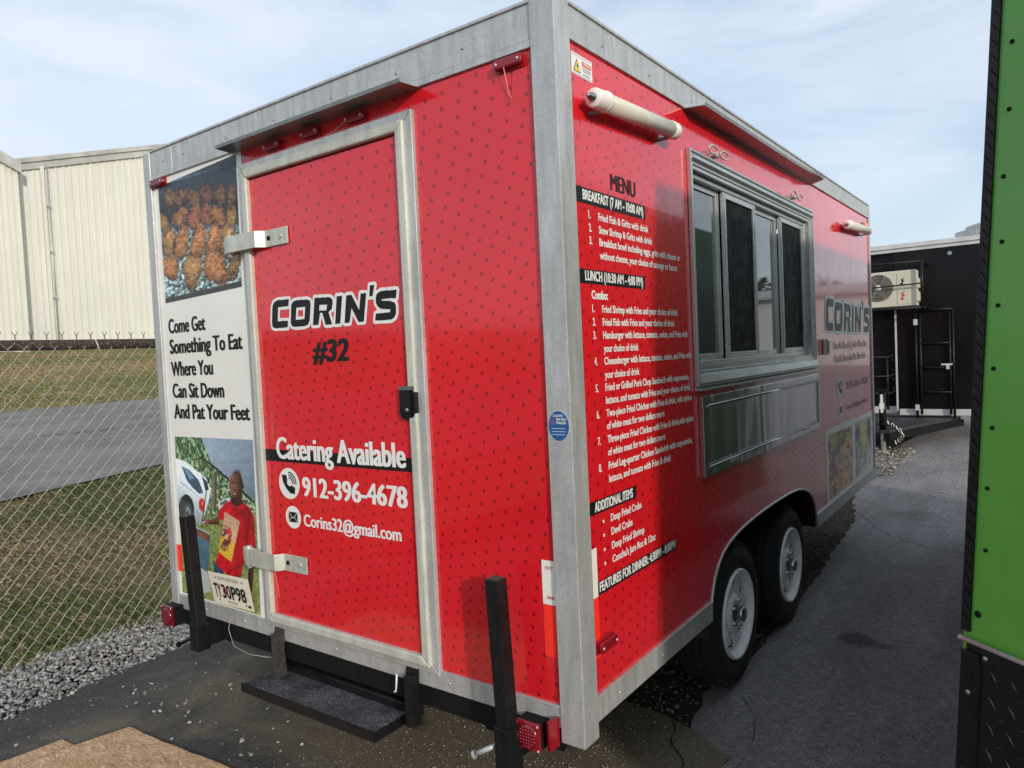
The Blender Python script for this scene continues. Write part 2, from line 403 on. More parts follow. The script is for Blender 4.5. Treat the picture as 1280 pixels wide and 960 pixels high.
class MB:
    def __init__(s): s.v = []; s.f = []; s.sm = []; s.mi = []
    def add(s, vs, fs, smooth=False, mi=0):
        n = len(s.v); s.v += [tuple(p) for p in vs]
        s.f += [tuple(i + n for i in f) for f in fs]; s.sm += [smooth] * len(fs); s.mi += [mi] * len(fs)
        return s
    def box(s, x0, x1, y0, y1, z0, z1, mi=0):
        return s.hexa([(x0, y0, z0), (x1, y0, z0), (x1, y1, z0), (x0, y1, z0), (x0, y0, z1), (x1, y0, z1), (x1, y1, z1), (x0, y1, z1)], mi)
    def hexa(s, p, mi=0):
        return s.add(p, [(0, 3, 2, 1), (4, 5, 6, 7), (0, 1, 5, 4), (1, 2, 6, 5), (2, 3, 7, 6), (3, 0, 4, 7)], False, mi)
    def prism(s, pts, off, mi=0):
        """3D polygon pts pushed along off"""
        n = len(pts); a = [Vector(p) for p in pts]; b = [p + Vector(off) for p in a]
        return s.add(a + b, [tuple(range(n))[::-1], tuple(range(n, 2 * n))] + [(i, (i + 1) % n, n + (i + 1) % n, n + i) for i in range(n)], False, mi)
    def tube(s, pts, r, n=8, closed=False, cap=True, mi=0):
        pts = [Vector(p) for p in pts]; k = len(pts); rs = r if isinstance(r, (list, tuple)) else [r] * k
        ring = []
        up0 = None
        for i, p in enumerate(pts):
            if closed: d = pts[(i + 1) % k] - pts[i - 1]
            else: d = pts[min(i + 1, k - 1)] - pts[max(i - 1, 0)]
            d.normalize()
            up = Vector((0, 0, 1)) if abs(d.z) < 0.95 else Vector((0, 1, 0))
            if up0 is not None: up = up0
            a = d.cross(up).normalized(); b = a.cross(d).normalized(); up0 = b
            ring.append([p + (a * math.cos(2 * math.pi * j / n) + b * math.sin(2 * math.pi * j / n)) * rs[i] for j in range(n)])
        vs = [q for rg in ring for q in rg]; fs = []
        for i in range(k if closed else k - 1):
            for j in range(n):
                i2 = (i + 1) % k
                fs.append((i * n + j, i * n + (j + 1) % n, i2 * n + (j + 1) % n, i2 * n + j))
        s.add(vs, fs, True, mi)
        if cap and not closed:
            m0 = len(s.v) - len(vs)
            s.f += [tuple(m0 + j for j in range(n))[::-1], tuple(m0 + (k - 1) * n + j for j in range(n))]; s.sm += [False] * 2; s.mi += [mi] * 2
        return s
    def cyl(s, a, b, r, n=20, r2=None, mi=0): return s.tube([a, b], [r, r if r2 is None else r2], n, mi=mi)
    def lathe(s, c, axis, prof, n=40, mi=0, close=False):
        """prof: (distance along axis, radius)"""
        c = Vector(c); axis = Vector(axis).normalized()
        a = axis.orthogonal().normalized(); b = axis.cross(a)
        vs = [c + axis * h + (a * math.cos(2 * math.pi * j / n) + b * math.sin(2 * math.pi * j / n)) * r for h, r in prof for j in range(n)]
        k = len(prof)
        fs = [(i * n + j, i * n + (j + 1) % n, ((i + 1) % k) * n + (j + 1) % n, ((i + 1) % k) * n + j) for i in range(k if close else k - 1) for j in range(n)]
        return s.add(vs, fs, True, mi)
    def build(s, name, mat, parent=None, label=None, kind=None, bevel=0.0, cat=None, group=None):
        lo = Vector([min(p[i] for p in s.v) for i in range(3)]); hi = Vector([max(p[i] for p in s.v) for i in range(3)])
        c = (lo + hi) / 2
        me = bpy.data.meshes.new(name); me.from_pydata([Vector(p) - c for p in s.v], [], s.f)
        bm = bmesh.new(); bm.from_mesh(me); bmesh.ops.recalc_face_normals(bm, faces=bm.faces); bm.to_mesh(me); bm.free()
        if bevel <= 0 or True:
            me.polygons.foreach_set('use_smooth', s.sm)
        mats = mat if isinstance(mat, (list, tuple)) else [mat]
        for q in mats: me.materials.append(q)
        if len(mats) > 1: me.polygons.foreach_set('material_index', s.mi)
        o = bpy.data.objects.new(name, me); COL.objects.link(o)
        o.location = c - W(parent); WO[o.name] = c.copy()
        if parent: o.parent = parent
        if bevel:
            md = o.modifiers.new('bevel', 'BEVEL'); md.width = bevel; md.segments = 2; md.limit_method = 'ANGLE'; md.angle_limit = R(50)
            md.harden_normals = False
        return props(o, label, cat, group, kind)

def copy_part(o, parent, delta):
    c = o.copy(); COL.objects.link(c); c.parent = parent
    c.location = WO[o.name] + Vector(delta) - W(parent); WO[c.name] = WO[o.name] + Vector(delta)
    for ch in [k for k in o.children]:
        copy_part(ch, c, delta)
    return c

def mesh_np(name, V, F, mat, parent=None, col=None, kind=None, label=None, cat=None, smooth=False, group=None):
    """fast mesh from arrays; F (m,k); col per-vertex rgb"""
    me = bpy.data.meshes.new(name); c = np.zeros(3) if parent is None else np.array(W(parent))
    nv, m, k = len(V), len(F), F.shape[1]
    me.vertices.add(nv); me.vertices.foreach_set('co', (V - c).astype(np.float32).ravel())
    me.loops.add(m * k); me.loops.foreach_set('vertex_index', F.astype(np.int32).ravel())
    me.polygons.add(m); me.polygons.foreach_set('loop_start', np.arange(0, m * k, k, dtype=np.int32))
    me.polygons.foreach_set('use_smooth', np.full(m, smooth))
    me.update(calc_edges=True)
    if col is not None:
        a = me.color_attributes.new('Col', 'FLOAT_COLOR', 'POINT')
        a.data.foreach_set('color', np.concatenate([col, np.ones((nv, 1))], 1).astype(np.float32).ravel())
    me.materials.append(mat)
    o = bpy.data.objects.new(name, me); COL.objects.link(o)
    WO[o.name] = Vector(c)
    if parent: o.parent = parent
    return props(o, label, cat, group, kind)

# two lettering frames: on the rear wall (u = x) and on the right wall (u = y)
def P_rear(u, z, d): return (u, -d, z)
def P_side(u, z, d): return (d, u, z)

_font_cache = {}
def text_outline(txt, offset, shear=0.0):
    key = (txt, offset, shear)
    if key in _font_cache: return _font_cache[key]
    cu = bpy.data.curves.new('t', 'FONT'); cu.body = txt; cu.size = 1; cu.offset = offset; cu.shear = shear
    cu.resolution_u = 3; cu.fill_mode = 'FRONT'
    ob = bpy.data.objects.new('t', cu); COL.objects.link(ob)
    dg = bpy.context.evaluated_depsgraph_get()
    me = bpy.data.meshes.new_from_object(ob.evaluated_get(dg))
    v = np.array([tuple(x.co) for x in me.vertices])[:, :2]; f = [tuple(p.vertices) for p in me.polygons]
    bpy.data.objects.remove(ob); bpy.data.meshes.remove(me); bpy.data.curves.remove(cu)
    _font_cache[key] = (v, f)
    return v, f
CAP = text_outline('H', 0.0)[0][:, 1].max()

def text(txt, u0, u1, z, cap, mat, parent, fr=P_rear, d=0.0015, off=.018, shear=0.0, wt=.022, name='lettering', label=None):
    v, f = text_outline(txt, off, shear)
    x0, x1 = v[:, 0].min(), v[:, 0].max()
    su = (u1 - u0) / (x1 - x0); sz = cap / (CAP + off)
    mb = MB(); k = wt; su = (u1 - u0) / (x1 - x0 + 2 * k)
    for i, sh in enumerate((0, -k, k) if k else (0,)):
        mb.add([fr(u0 + (a - x0 + k + sh) * su, z + b * sz, d + i * .00015) for a, b in v], f)
    o = mb.build(name, mat, parent, label or 'text reading "%s"' % txt)
    return o

def patch(pts, mat, parent, fr=P_rear, d=0.001, t=0.0, name='strip', label=None, kind=None):
    """flat polygon print on a wall; t thickness"""
    mb = MB()
    if t: mb.prism([fr(u, z, d - t) for u, z in pts], Vector(fr(0, 0, t)) - Vector(fr(0, 0, 0)))
    else: mb.add([fr(u, z, d) for u, z in pts], [tuple(range(len(pts)))])
    return mb.build(name, mat, parent, label, kind)
def rect(u0, u1, z0, z1): return [(u0, z0), (u1, z0), (u1, z1), (u0, z1)]
def disc(u, z, ru, rz=None, n=40):
    rz = rz or ru
    return [(u + ru * math.cos(2 * math.pi * i / n), z + rz * math.sin(2 * math.pi * i / n)) for i in range(n)]

def sd_poly(px, pz, poly):
    """signed distance, negative inside"""
    n = len(poly); d = np.full(px.shape, 1e9); inside = np.zeros(px.shape, bool)
    for i in range(n):
        ax_, az_ = poly[i]; bx, bz = poly[(i + 1) % n]
        ex, ez = bx - ax_, bz - az_
        t = np.clip(((px - ax_) * ex + (pz - az_) * ez) / (ex * ex + ez * ez + 1e-12), 0, 1)
        d = np.minimum(d, np.hypot(px - ax_ - t * ex, pz - az_ - t * ez))
        c = ((az_ > pz) != (bz > pz)) & (px < (bx - ax_) * (pz - az_) / (bz - az_ + 1e-15) + ax_)
        inside ^= c
    return np.where(inside, -d, d)

def scan_shape(sdf, u0, u1, z0, z1, step, mat, parent, fr, d, name, label=None, su=1.0, ou=0.0, sz=1.0, oz=0.0):
    """fills sdf<0 with horizontal strips whose ends follow the outline"""
    nu = int((u1 - u0) / (step * 0.5)) + 1
    us = np.linspace(u0, u1, nu); zs = np.arange(z0, z1, step)
    U, Z = np.meshgrid(us, zs); S = sdf(U, Z)
    mb = MB()
    rows = []
    for j in range(len(zs)):
        s = S[j]; sg = s < 0; ch = np.flatnonzero(sg[1:] != sg[:-1])
        xs = [us[i] + (us[i + 1] - us[i]) * s[i] / (s[i] - s[i + 1]) for i in ch]
        rows.append(xs)
    for j in range(len(zs) - 1):
        a, b = rows[j], rows[j + 1]
        if len(a) == len(b) and all(abs(p - q) < step * 4 for p, q in zip(a, b)): pass
        else: b = a
        for i in range(0, len(a) - 1, 2):
            q = [(a[i], zs[j]), (a[i + 1], zs[j]), (b[i + 1], zs[j + 1]), (b[i], zs[j + 1])]
            mb.add([fr(x * su + ou, z * sz + oz, d) for x, z in q], [(0, 1, 2, 3)])
    return mb.build(name, mat, parent, label)

LOGO = {
'C':[(-1.258,1.841),(-1.332,1.843),(-1.354,1.837),(-1.366,1.820),(-1.375,1.758),(-1.371,1.739),(-1.354,1.733),(-1.276,1.732),(-1.271,1.758),(-1.336,1.760),(-1.330,1.814),(-1.264,1.815)],
'O':[(-1.245,1.820),(-1.230,1.831),(-1.205,1.833),(-1.147,1.831),(-1.130,1.824),(-1.128,1.811),(-1.139,1.751),(-1.149,1.737),(-1.170,1.730),(-1.229,1.731),(-1.249,1.736),(-1.255,1.750)],
'Oh':[(-1.215,1.805),(-1.161,1.804),(-1.170,1.757),(-1.223,1.758)],
'R':[(-1.103,1.833),(-1.020,1.829),(-1.003,1.822),(-1.001,1.809),(-1.008,1.784),(-1.028,1.775),(-1.011,1.728),(-1.048,1.728),(-1.063,1.774),(-1.076,1.775),(-1.090,1.730),(-1.122,1.731)],
'Rh':[(-1.077,1.804),(-1.033,1.803),(-1.038,1.782),(-1.081,1.783)],
'I':[(-0.977,1.829),(-0.947,1.828),(-0.966,1.727),(-0.994,1.728)],
'N':[(-0.925,1.827),(-0.896,1.827),(-0.860,1.769),(-0.848,1.827),(-0.819,1.826),(-0.839,1.727),(-0.867,1.727),(-0.900,1.780),(-0.915,1.727),(-0.942,1.728)],
'q':[(-0.798,1.852),(-0.775,1.851),(-0.788,1.813),(-0.804,1.813)],
'S':[(-0.667,1.825),(-0.745,1.827),(-0.765,1.820),(-0.772,1.806),(-0.772,1.787),(-0.763,1.774),(-0.747,1.765),(-0.702,1.760),(-0.706,1.751),(-0.776,1.750),(-0.781,1.726),(-0.702,1.724),(-0.685,1.731),(-0.676,1.744),(-0.674,1.771),(-0.681,1.783),(-0.700,1.789),(-0.743,1.793),(-0.741,1.799),(-0.672,1.797)]}
def logo_sdf(U, Z):
    d = np.full(U.shape, 1e9)
    for k in ('C', 'O', 'R', 'I', 'N', 'q', 'S'):
        s = sd_poly(U, Z, LOGO[k])
        if k + 'h' in LOGO: s = np.maximum(s, -sd_poly(U, Z, LOGO[k + 'h']))
        d = np.minimum(d, s)
    return d
def logo(parent, fr, d, su=1.0, ou=0.0, sz=1.0, oz=0.0):
    b = (-1.40, -0.64, 1.70, 1.875)
    scan_shape(lambda U, Z: logo_sdf(U, Z) - 0.0115, *b, 0.0015, WHITEP, parent, fr, d, 'logo_outline', 'white outline round the name CORIN\'S', su, ou, sz, oz)
    scan_shape(lambda U, Z: logo_sdf(U, Z), *b, 0.0015, BLACKP, parent, fr, d + 0.0008, 'logo_letters', 'black letters of the name CORIN\'S', su, ou, sz, oz)

def icons(parent, fr, d, f):
    """round phone and envelope icons; f maps (u,z) of the rear wall"""
    def pt(a): return [f(*q) for q in a]
    patch(pt(disc(-1.327, 1.110, 0.0655, 0.0625)), WHITEP, parent, fr, d, name='phone_icon_disc', label='white disc behind the black telephone handset')
    patch(pt([(-1.371,1.144),(-1.341,1.144),(-1.337,1.123),(-1.341,1.110),(-1.324,1.098),(-1.313,1.104),(-1.289,1.096),(-1.293,1.069),(-1.323,1.072),(-1.349,1.092),(-1.365,1.115)]), BLACKP, parent, fr, d + 0.0008, name='phone_icon', label='black telephone handset symbol')
    mb = MB()
    for r0 in (0.018, 0.029, 0.040):
        seg = [R(a) for a in range(-5, 96, 10)]
        for a0, a1 in zip(seg[:-1], seg[1:]):
            q = [(-1.325 + r * math.cos(a), 1.112 + r * math.sin(a)) for r, a in ((r0, a0), (r0 + 0.006, a0), (r0 + 0.006, a1), (r0, a1))]
            mb.add([fr(*f(*p), d + 0.0008) for p in q], [(0, 1, 2, 3)])
    mb.build('signal_arcs', BLACKP, parent)
    patch(pt(disc(-1.313, 0.975, 0.048, 0.0455)), WHITEP, parent, fr, d, name='mail_icon_disc', label='white disc behind the black envelope')
    patch(pt([(-1.341,0.996),(-1.285,0.996),(-1.285,0.955),(-1.341,0.955)]), BLACKP, parent, fr, d + 0.0008, name='mail_icon', label='black envelope symbol')
    mb = MB()
    for a, b in (((-1.341, 0.996), (-1.313, 0.971)), ((-1.285, 0.996), (-1.313, 0.971)), ((-1.341, 0.955), (-1.322, 0.976)), ((-1.285, 0.955), (-1.304, 0.976))):
        w = 0.0016
        q = [(a[0], a[1] - w), (b[0], b[1] - w), (b[0], b[1] + w), (a[0], a[1] + w)]
        mb.add([fr(*f(*p), d + 0.0014) for p in q], [(0, 1, 2, 3)])
    mb.build('envelope_folds', WHITEP, parent)

def homography(src, dst):
    A = []
    for (x, y), (u, v) in zip(src, dst):
        A.append([x, y, 1, 0, 0, 0, -u * x, -u * y, -u]); A.append([0, 0, 0, x, y, 1, -v * x, -v * y, -v])
    return np.linalg.svd(np.array(A))[2][-1].reshape(3, 3)
def vnoise(x, y, seed=0, oct=4):
    t = np.zeros(x.shape); a = 1.0; s = 0
    for o in range(oct):
        r = np.random.default_rng(seed * 31 + o); g = r.random((64, 64)); f = 2 ** o
        X = (x * f) % 63; Y = (y * f) % 63; i = X.astype(int); j = Y.astype(int); u = X - i; v = Y - j
        u = u * u * (3 - 2 * u); v = v * v * (3 - 2 * v); i1 = (i + 1) % 64; j1 = (j + 1) % 64
        t += a * ((g[i, j] * (1 - u) + g[i1, j] * u) * (1 - v) + (g[i, j1] * (1 - u) + g[i1, j1] * u) * v); s += a; a *= 0.55
    return t / s
def lin(c):
    c = np.clip(c, 0, 1); return np.where(c <= 0.04045, c / 12.92, ((c + 0.055) / 1.055) ** 2.4)
def print_picture(painter, quad_px, corners, nu, nv, parent, fr, d, name, label):
    """flat photo print: a fine vertex-coloured sheet. corners: TL TR BR BL in wall coordinates"""
    H = homography([(0, 0), (1, 0), (1, 1), (0, 1)], quad_px)
    u, v = np.meshgrid(np.linspace(0, 1, nu), np.linspace(0, 1, nv))
    w = H[2, 0] * u + H[2, 1] * v + H[2, 2]
    X = (H[0, 0] * u + H[0, 1] * v + H[0, 2]) / w; Y = (H[1, 0] * u + H[1, 1] * v + H[1, 2]) / w
    C = painter(X, Y, u, v)
    tl, tr, br, bl = [np.array(c) for c in corners]
    P = ((1 - u)[..., None] * (1 - v)[..., None] * tl + u[..., None] * (1 - v)[..., None] * tr + u[..., None] * v[..., None] * br + (1 - u)[..., None] * v[..., None] * bl).reshape(-1, 2)
    V = np.array([fr(a, b, d) for a, b in P])
    I = np.arange(nu * nv).reshape(nv, nu)
    F = np.stack([I[:-1, :-1], I[1:, :-1], I[1:, 1:], I[:-1, 1:]], -1).reshape(-1, 4)
    return mesh_np(name, V, F, PHOTO, parent, lin(C.reshape(-1, 3) / 255.0), label=label)

def mixc(C, m, col):
    m = np.clip(m, 0, 1)[..., None]; return C * (1 - m) + np.array(col, float) * m if not isinstance(col, np.ndarray) or col.ndim == 1 else C * (1 - m) + col * m
def pmask(X, Y, poly, soft=2.0): return np.clip(0.5 - sd_poly(X, Y, poly) / soft, 0, 1)
def emask(X, Y, cx, cy, rx, ry, soft=0.08):
    return np.clip((1 - np.hypot((X - cx) / rx, (Y - cy) / ry)) / soft, 0, 1)

def paint_chicken(X, Y, u, v):
    n1 = vnoise(X / 22, Y / 22, 3); n2 = vnoise(X / 7, Y / 7, 5); n3 = vnoise(X / 3.5, Y / 4, 6, 3)
    C = np.zeros(X.shape + (3,)) + np.array([52, 60, 72]) + (n1[..., None] - .5) * 20
    edge = 150 + (X - 100) * -0.12
    C = mixc(C, np.clip((232 - Y - (X - 100) * 0.33) / 40, 0, 1) * np.clip((360 - X) / 240, 0, 1), [62, 108, 128])
    bead = np.exp(-((Y - (228 - (X - 90) * 0.31)) / 5.0) ** 2) * np.clip((420 - X) / 260, 0, 1)
    C = mixc(C, bead * 0.8, [120, 175, 190])
    C = mixc(C, np.clip((Y - 270) / 60, 0, 1) * 0.9, [46, 38, 30])
    n2 = vnoise(X / 13 + .25 * Y / 13, Y / 11, 55, 3)
    foil = np.clip((Y - 430) / 60, 0, 1) * (n2 > 0.42)
    fc = np.array([178, 206, 214]) * (0.45 + 0.9 * n3[..., None])
    C = C * (1 - foil[..., None]) + fc * foil[..., None]
    low = np.clip((Y - 600) / 80, 0, 1)
    C = C * (1 - low[..., None]) + np.array([176, 205, 205]) * (0.2 + 1.45 * np.clip(n2 * 1.7 - .35, 0, 1)[..., None]) * low[..., None]
    C = mixc(C, pmask(X, Y, [(120, 845), (535, 772), (535, 812), (122, 875)], 3), [66, 66, 62])
    P = [(137,300,28,45,0),(195,295,28,45,1),(262,305,30,45,1),(330,280,32,50,2),(405,285,30,50,0),(465,290,24,55,0),
         (195,410,36,45,1),(270,410,32,65,2),(338,400,33,60,2),(400,410,33,62,1),(465,420,26,65,0),(105,440,24,50,0),
         (138,545,35,70,0),(203,555,36,72,1),(290,550,38,85,1),(372,550,40,80,1),(448,545,37,78,0),(497,640,34,100,0),(143,680,40,62,1),(260,710,48,78,0),(387,700,56,85,1)]
    cols = ([172, 134, 80], [190, 122, 70], [186, 96, 62])
    for cx, cy, rx, ry, k in P:
        an = np.arctan2((Y - cy) / ry, (X - cx) / rx); q = np.hypot((X - cx + (Y - cy) * .16 * math.sin(cx)) / rx / 1.2, (Y - cy) / ry / 1.24) + .09 * np.sin(2 * an + cx) + .07 * np.sin(3 * an + cy) + (n1 - .5) * 0.3 + (vnoise(X / 12, Y / 12, 8, 2) - .5) * .25
        m = np.clip((1 - q) / 0.1, 0, 1)
        sh = np.clip(1.12 - 0.55 * q ** 3 - 0.16 * (Y - cy) / ry, 0.25, 1.25) * (0.78 + 0.44 * n3)
        dark = 0.55 + 0.45 * np.clip((Y - 240) / 250, 0, 1)
        hue = vnoise(X / 9 + cx, Y / 12 + cy, 7, 3)[..., None]
        cc = (np.array(cols[k])[None, None] * (1 - hue) + np.array([196, 140, 84]) * hue) * (sh * dark)[..., None]
        cc = cc + np.clip((n2[..., None] - .58) * 6, 0, 1) * np.array([34, 24, 14]) - np.clip((.44 - n2[..., None]) * 6, 0, 1) * np.array([62, 56, 38])
        C = C * (1 - m[..., None]) + cc * m[..., None]
    hl = (vnoise(X / 2.2, Y / 2.2, 9, 2) > 0.83) & (Y > 250)
    C = mixc(C, hl * 0.75, [226, 234, 236])
    return C * (0.66 + 0.44 * vnoise(X / 11, Y / 14, 77))[..., None]

def paint_man(X, Y, u, v):
    n1 = vnoise(X / 25, Y / 25, 13); n2 = vnoise(X / 9, Y / 9, 15); n3 = vnoise(X / 3, Y / 3, 16, 3); n4 = vnoise(X / 5, Y / 14, 17, 3)
    jx = (vnoise(X / 8, Y / 8, 18, 2) - .5) * 4; X = X + jx; Y = Y + (n1 - .5) * 5
    C = np.zeros(X.shape + (3,)) + np.array([92, 128, 84]) * (0.35 + 1.2 * n4[..., None])
    C = mixc(C, (n4 > 0.60) * 0.75, [196, 216, 178]); C = mixc(C, (n2 < 0.40) * 0.6, [44, 66, 42])
    C = mixc(C, np.clip((X - 190) / 60, 0, 1) * np.clip((Y - 200) / 60, 0, 1) * (n2 > .5) * .7, [206, 214, 190])
    gr = np.clip((Y - 360) / 40, 0, 1)
    C = C * (1 - gr[..., None]) + np.array([134, 152, 88]) * (0.45 + 1.05 * n3[..., None]) * gr[..., None]
    C = mixc(C, gr * (n2 < .42) * .6, [86, 96, 62]); C = mixc(C, (Y > 640) * (n3 > .5) * .5, [178, 186, 128])
    C = mixc(C, pmask(X, Y, [(232, 200), (250, 205), (246, 355), (222, 352)]) * .9, [124, 112, 92]); C = mixc(C, pmask(X, Y, [(240, 200), (250, 205), (246, 355), (238, 352)]), [86, 76, 62])
    cb = pmask(X, Y, [(68, 135), (110, 148), (160, 186), (205, 225), (222, 262), (212, 320), (196, 372), (172, 425), (150, 400), (68, 320)], 3)
    cc = np.array([206, 216, 222]) * (1.10 - 0.30 * np.clip((Y - 240 - (X - 70) * .5) / 120, -.3, 1))[..., None] * (.94 + .12 * n1[..., None])
    C = C * (1 - cb[..., None]) + cc * cb[..., None]
    C = mixc(C, pmask(X, Y, [(94, 168), (128, 186), (168, 226), (188, 280), (172, 286), (140, 258), (112, 220)], 3), [70, 92, 112])
    C = mixc(C, pmask(X, Y, [(100, 172), (124, 188), (150, 220), (128, 222)], 3), [126, 158, 184]); C = mixc(C, pmask(X, Y, [(182, 212), (206, 232), (214, 268), (198, 270), (190, 236)], 3), [60, 74, 84])
    C = mixc(C, pmask(X, Y, [(90, 232), (170, 300), (172, 304), (90, 238)], 2) * .6, [120, 132, 140])
    C = mixc(C, emask(X, Y, 110, 352, 36, 68), [38, 44, 48]); C = mixc(C, emask(X, Y, 114, 368, 26, 50), [72, 80, 84]); C = mixc(C, emask(X, Y, 114, 368, 16, 34, .4), [150, 156, 160])
    C = mixc(C, emask(X, Y, 114, 368, 6, 12), [60, 66, 70])
    C = mixc(C, emask(X, Y, 181, 332, 16, 33, .3), [204, 44, 40]); C = mixc(C, emask(X, Y, 184, 326, 6, 12, .5), [236, 130, 110])
    C = mixc(C, pmask(X, Y, [(255, 320), (300, 300), (330, 330), (262, 352)], 3), [214, 216, 210]); C = mixc(C, pmask(X, Y, [(262, 322), (292, 308), (300, 322), (266, 334)], 3), [90, 100, 108])
    can = np.clip((X - 185) / 240, 0, 1); cp = pmask(X, Y, [(183, 55), (412, 62), (425, 318), (360, 262), (226, 158)], 3)
    ang = np.arctan2(Y - 160, X - 226); ray_ = .5 + .5 * np.sin(ang * 26 + n1 * 3)
    C = C * (1 - cp[..., None]) + (np.array([150, 170, 188]) * (1.08 - .22 * can - .10 * np.clip((Y - 120) / 150, 0, 1))[..., None] + (ray_[..., None] - .5) * 7) * cp[..., None]
    for a, b, w in (((155, 55), (190, 140), 3), ((175, 130), (255, 185), 4), ((230, 160), (210, 240), 3), ((228, 165), (418, 322), 5), ((205, 250), (178, 430), 3), ((226, 160), (300, 62), 1.5), ((226, 160), (410, 150), 1.5)):
        dd = sd_poly(X, Y, [a, b, (b[0] + .1, b[1])]); C = mixc(C, np.clip((w - np.abs(dd)) / 2.0, 0, 1) * (1 if w > 2 else .5), [42, 46, 46])
    C = mixc(C, pmask(X, Y, [(85, 300), (108, 320), (106, 380), (82, 370)]), [70, 78, 80])
    b_ = pmask(X, Y, [(138, 420), (218, 458), (208, 640), (158, 618)], 3)
    C = C * (1 - b_[..., None]) + np.array([86, 126, 142]) * (0.75 + 0.3 * n2[..., None] + .3 * np.clip((560 - Y) / 200, 0, 1)[..., None]) * b_[..., None]
    C = mixc(C, pmask(X, Y, [(142, 430), (216, 466), (214, 500), (146, 462)], 3), [104, 84, 70]); C = mixc(C, pmask(X, Y, [(142, 422), (218, 458), (217, 466), (143, 431)], 2), [176, 184, 184]); C = mixc(C, pmask(X, Y, [(160, 448), (200, 470), (198, 488), (162, 468)], 2) * (n3 > .45), [182, 88, 54])
    C = mixc(C, pmask(X, Y, [(160, 612), (212, 650), (220, 738), (180, 750)], 7), [188, 196, 192])
    C = mixc(C, pmask(X, Y, [(232, 590), (272, 600), (292, 700), (232, 660)], 3), [52, 72, 108])
    C = mixc(C, pmask(X, Y, [(402, 556), (430, 560), (422, 700), (412, 790), (399, 790)], 3), [74, 48, 40]); C = mixc(C, pmask(X, Y, [(402, 600), (410, 600), (404, 780), (399, 780)], 3), [48, 30, 26])
    sh = pmask(X, Y, [(282, 328), (315, 312), (365, 318), (400, 345), (420, 385), (434, 548), (412, 556), (384, 562), (372, 620), (362, 682), (300, 655), (240, 600), (262, 530), (286, 440), (276, 398), (252, 392), (262, 355)], 4)
    fold = .62 + .62 * vnoise(X / 20 + Y / 60, Y / 46, 21, 3) + .14 * np.clip((340 - X) / 80, -1, 1)
    C = C * (1 - sh[..., None]) + np.array([194, 30, 40]) * fold[..., None] * sh[..., None]
    for q in ([(392, 392), (398, 390), (392, 548), (386, 548)], [(300, 640), (360, 600), (362, 606), (302, 648)], [(268, 420), (288, 402), (290, 408), (272, 428)], [(330, 340), (360, 352), (358, 358), (326, 346)]): C = mixc(C, pmask(X, Y, q, 6) * 0.55, [104, 8, 20])
    g = pmask(X, Y, [(286, 362), (356, 404), (318, 592), (257, 545)])
    gc = np.where((Y > 480 + (X - 290) * 0.5)[..., None], np.array([224, 182, 66]), np.array([216, 176, 142])) * (0.78 + 0.4 * n3[..., None])
    C = C * (1 - g[..., None]) + gc * g[..., None]
    C = mixc(C, emask(X, Y, 292, 470, 27, 50) * (n2 > 0.46), [118, 56, 58]); C = mixc(C, emask(X, Y, 306, 452, 14, 26) * (n3 > 0.5), [214, 60, 60]); C = mixc(C, emask(X, Y, 284, 520, 20, 22) * (n3 > 0.5), [86, 52, 60])
    C = mixc(C, g * (n3 > 0.62) * (Y < 430) * 0.75, [104, 80, 68])
    C = mixc(C, pmask(X, Y, [(262, 378), (256, 420), (215, 418), (192, 412), (196, 396), (225, 398)], 4), [110, 68, 56]); C = mixc(C, pmask(X, Y, [(262, 404), (256, 420), (215, 418), (196, 412), (220, 408)], 4) * .7, [72, 42, 36])
    C = mixc(C, emask(X, Y, 200, 406, 15, 14, .4), [156, 76, 74]); C = mixc(C, pmask(X, Y, [(178, 410), (198, 402), (199, 406), (179, 414)], 2), [200, 204, 204])
    C = mixc(C, pmask(X, Y, [(312, 296), (362, 296), (368, 326), (340, 340), (314, 326)], 4), [62, 38, 31])
    hq = np.hypot((X - 336) / 31, (Y - 250) / 63); hd = np.clip((1 - hq) / 0.1, 0, 1)
    shd = np.clip(1.3 - .75 * np.clip((X - 314) / 52, 0, 1) - .2 * hq, .35, 1.3) * (.92 + .16 * n2)
    C = C * (1 - hd[..., None]) + (np.array([118, 78, 64]) * shd[..., None]) * hd[..., None]
    for ex, ey, rx, ry, c, so in ((320, 238, 9, 3, [34, 22, 20], .6), (343, 240, 9, 3, [30, 20, 18], .6), (321, 246, 5, 3, [196, 180, 170], .5), (343, 248, 4, 3, [170, 150, 142], .5), (321, 247, 2.5, 3, [20, 14, 14], .4), (343, 249, 2.5, 3, [20, 14, 14], .4), (329, 262, 6, 10, [112, 74, 60], .9), (330, 270, 8, 3, [44, 28, 24], .6), (330, 288, 13, 6, [46, 26, 24], .5), (330, 286, 9, 3, [206, 190, 180], .5), (332, 302, 20, 10, [44, 28, 25], .9), (317, 214, 13, 10, [138, 98, 84], .9), (366, 252, 6, 12, [70, 44, 36], .5)):
        C = mixc(C, emask(X, Y, ex, ey, rx, ry, so), c)
    C = mixc(C, emask(X, Y, 338, 192, 26, 12, 0.8) * 0.5, [44, 30, 28])
    return C * (0.90 + 0.20 * vnoise(X / 5, Y / 5, 88))[..., None] + (vnoise(X / 1.7, Y / 1.7, 89, 2)[..., None] - .5) * 20

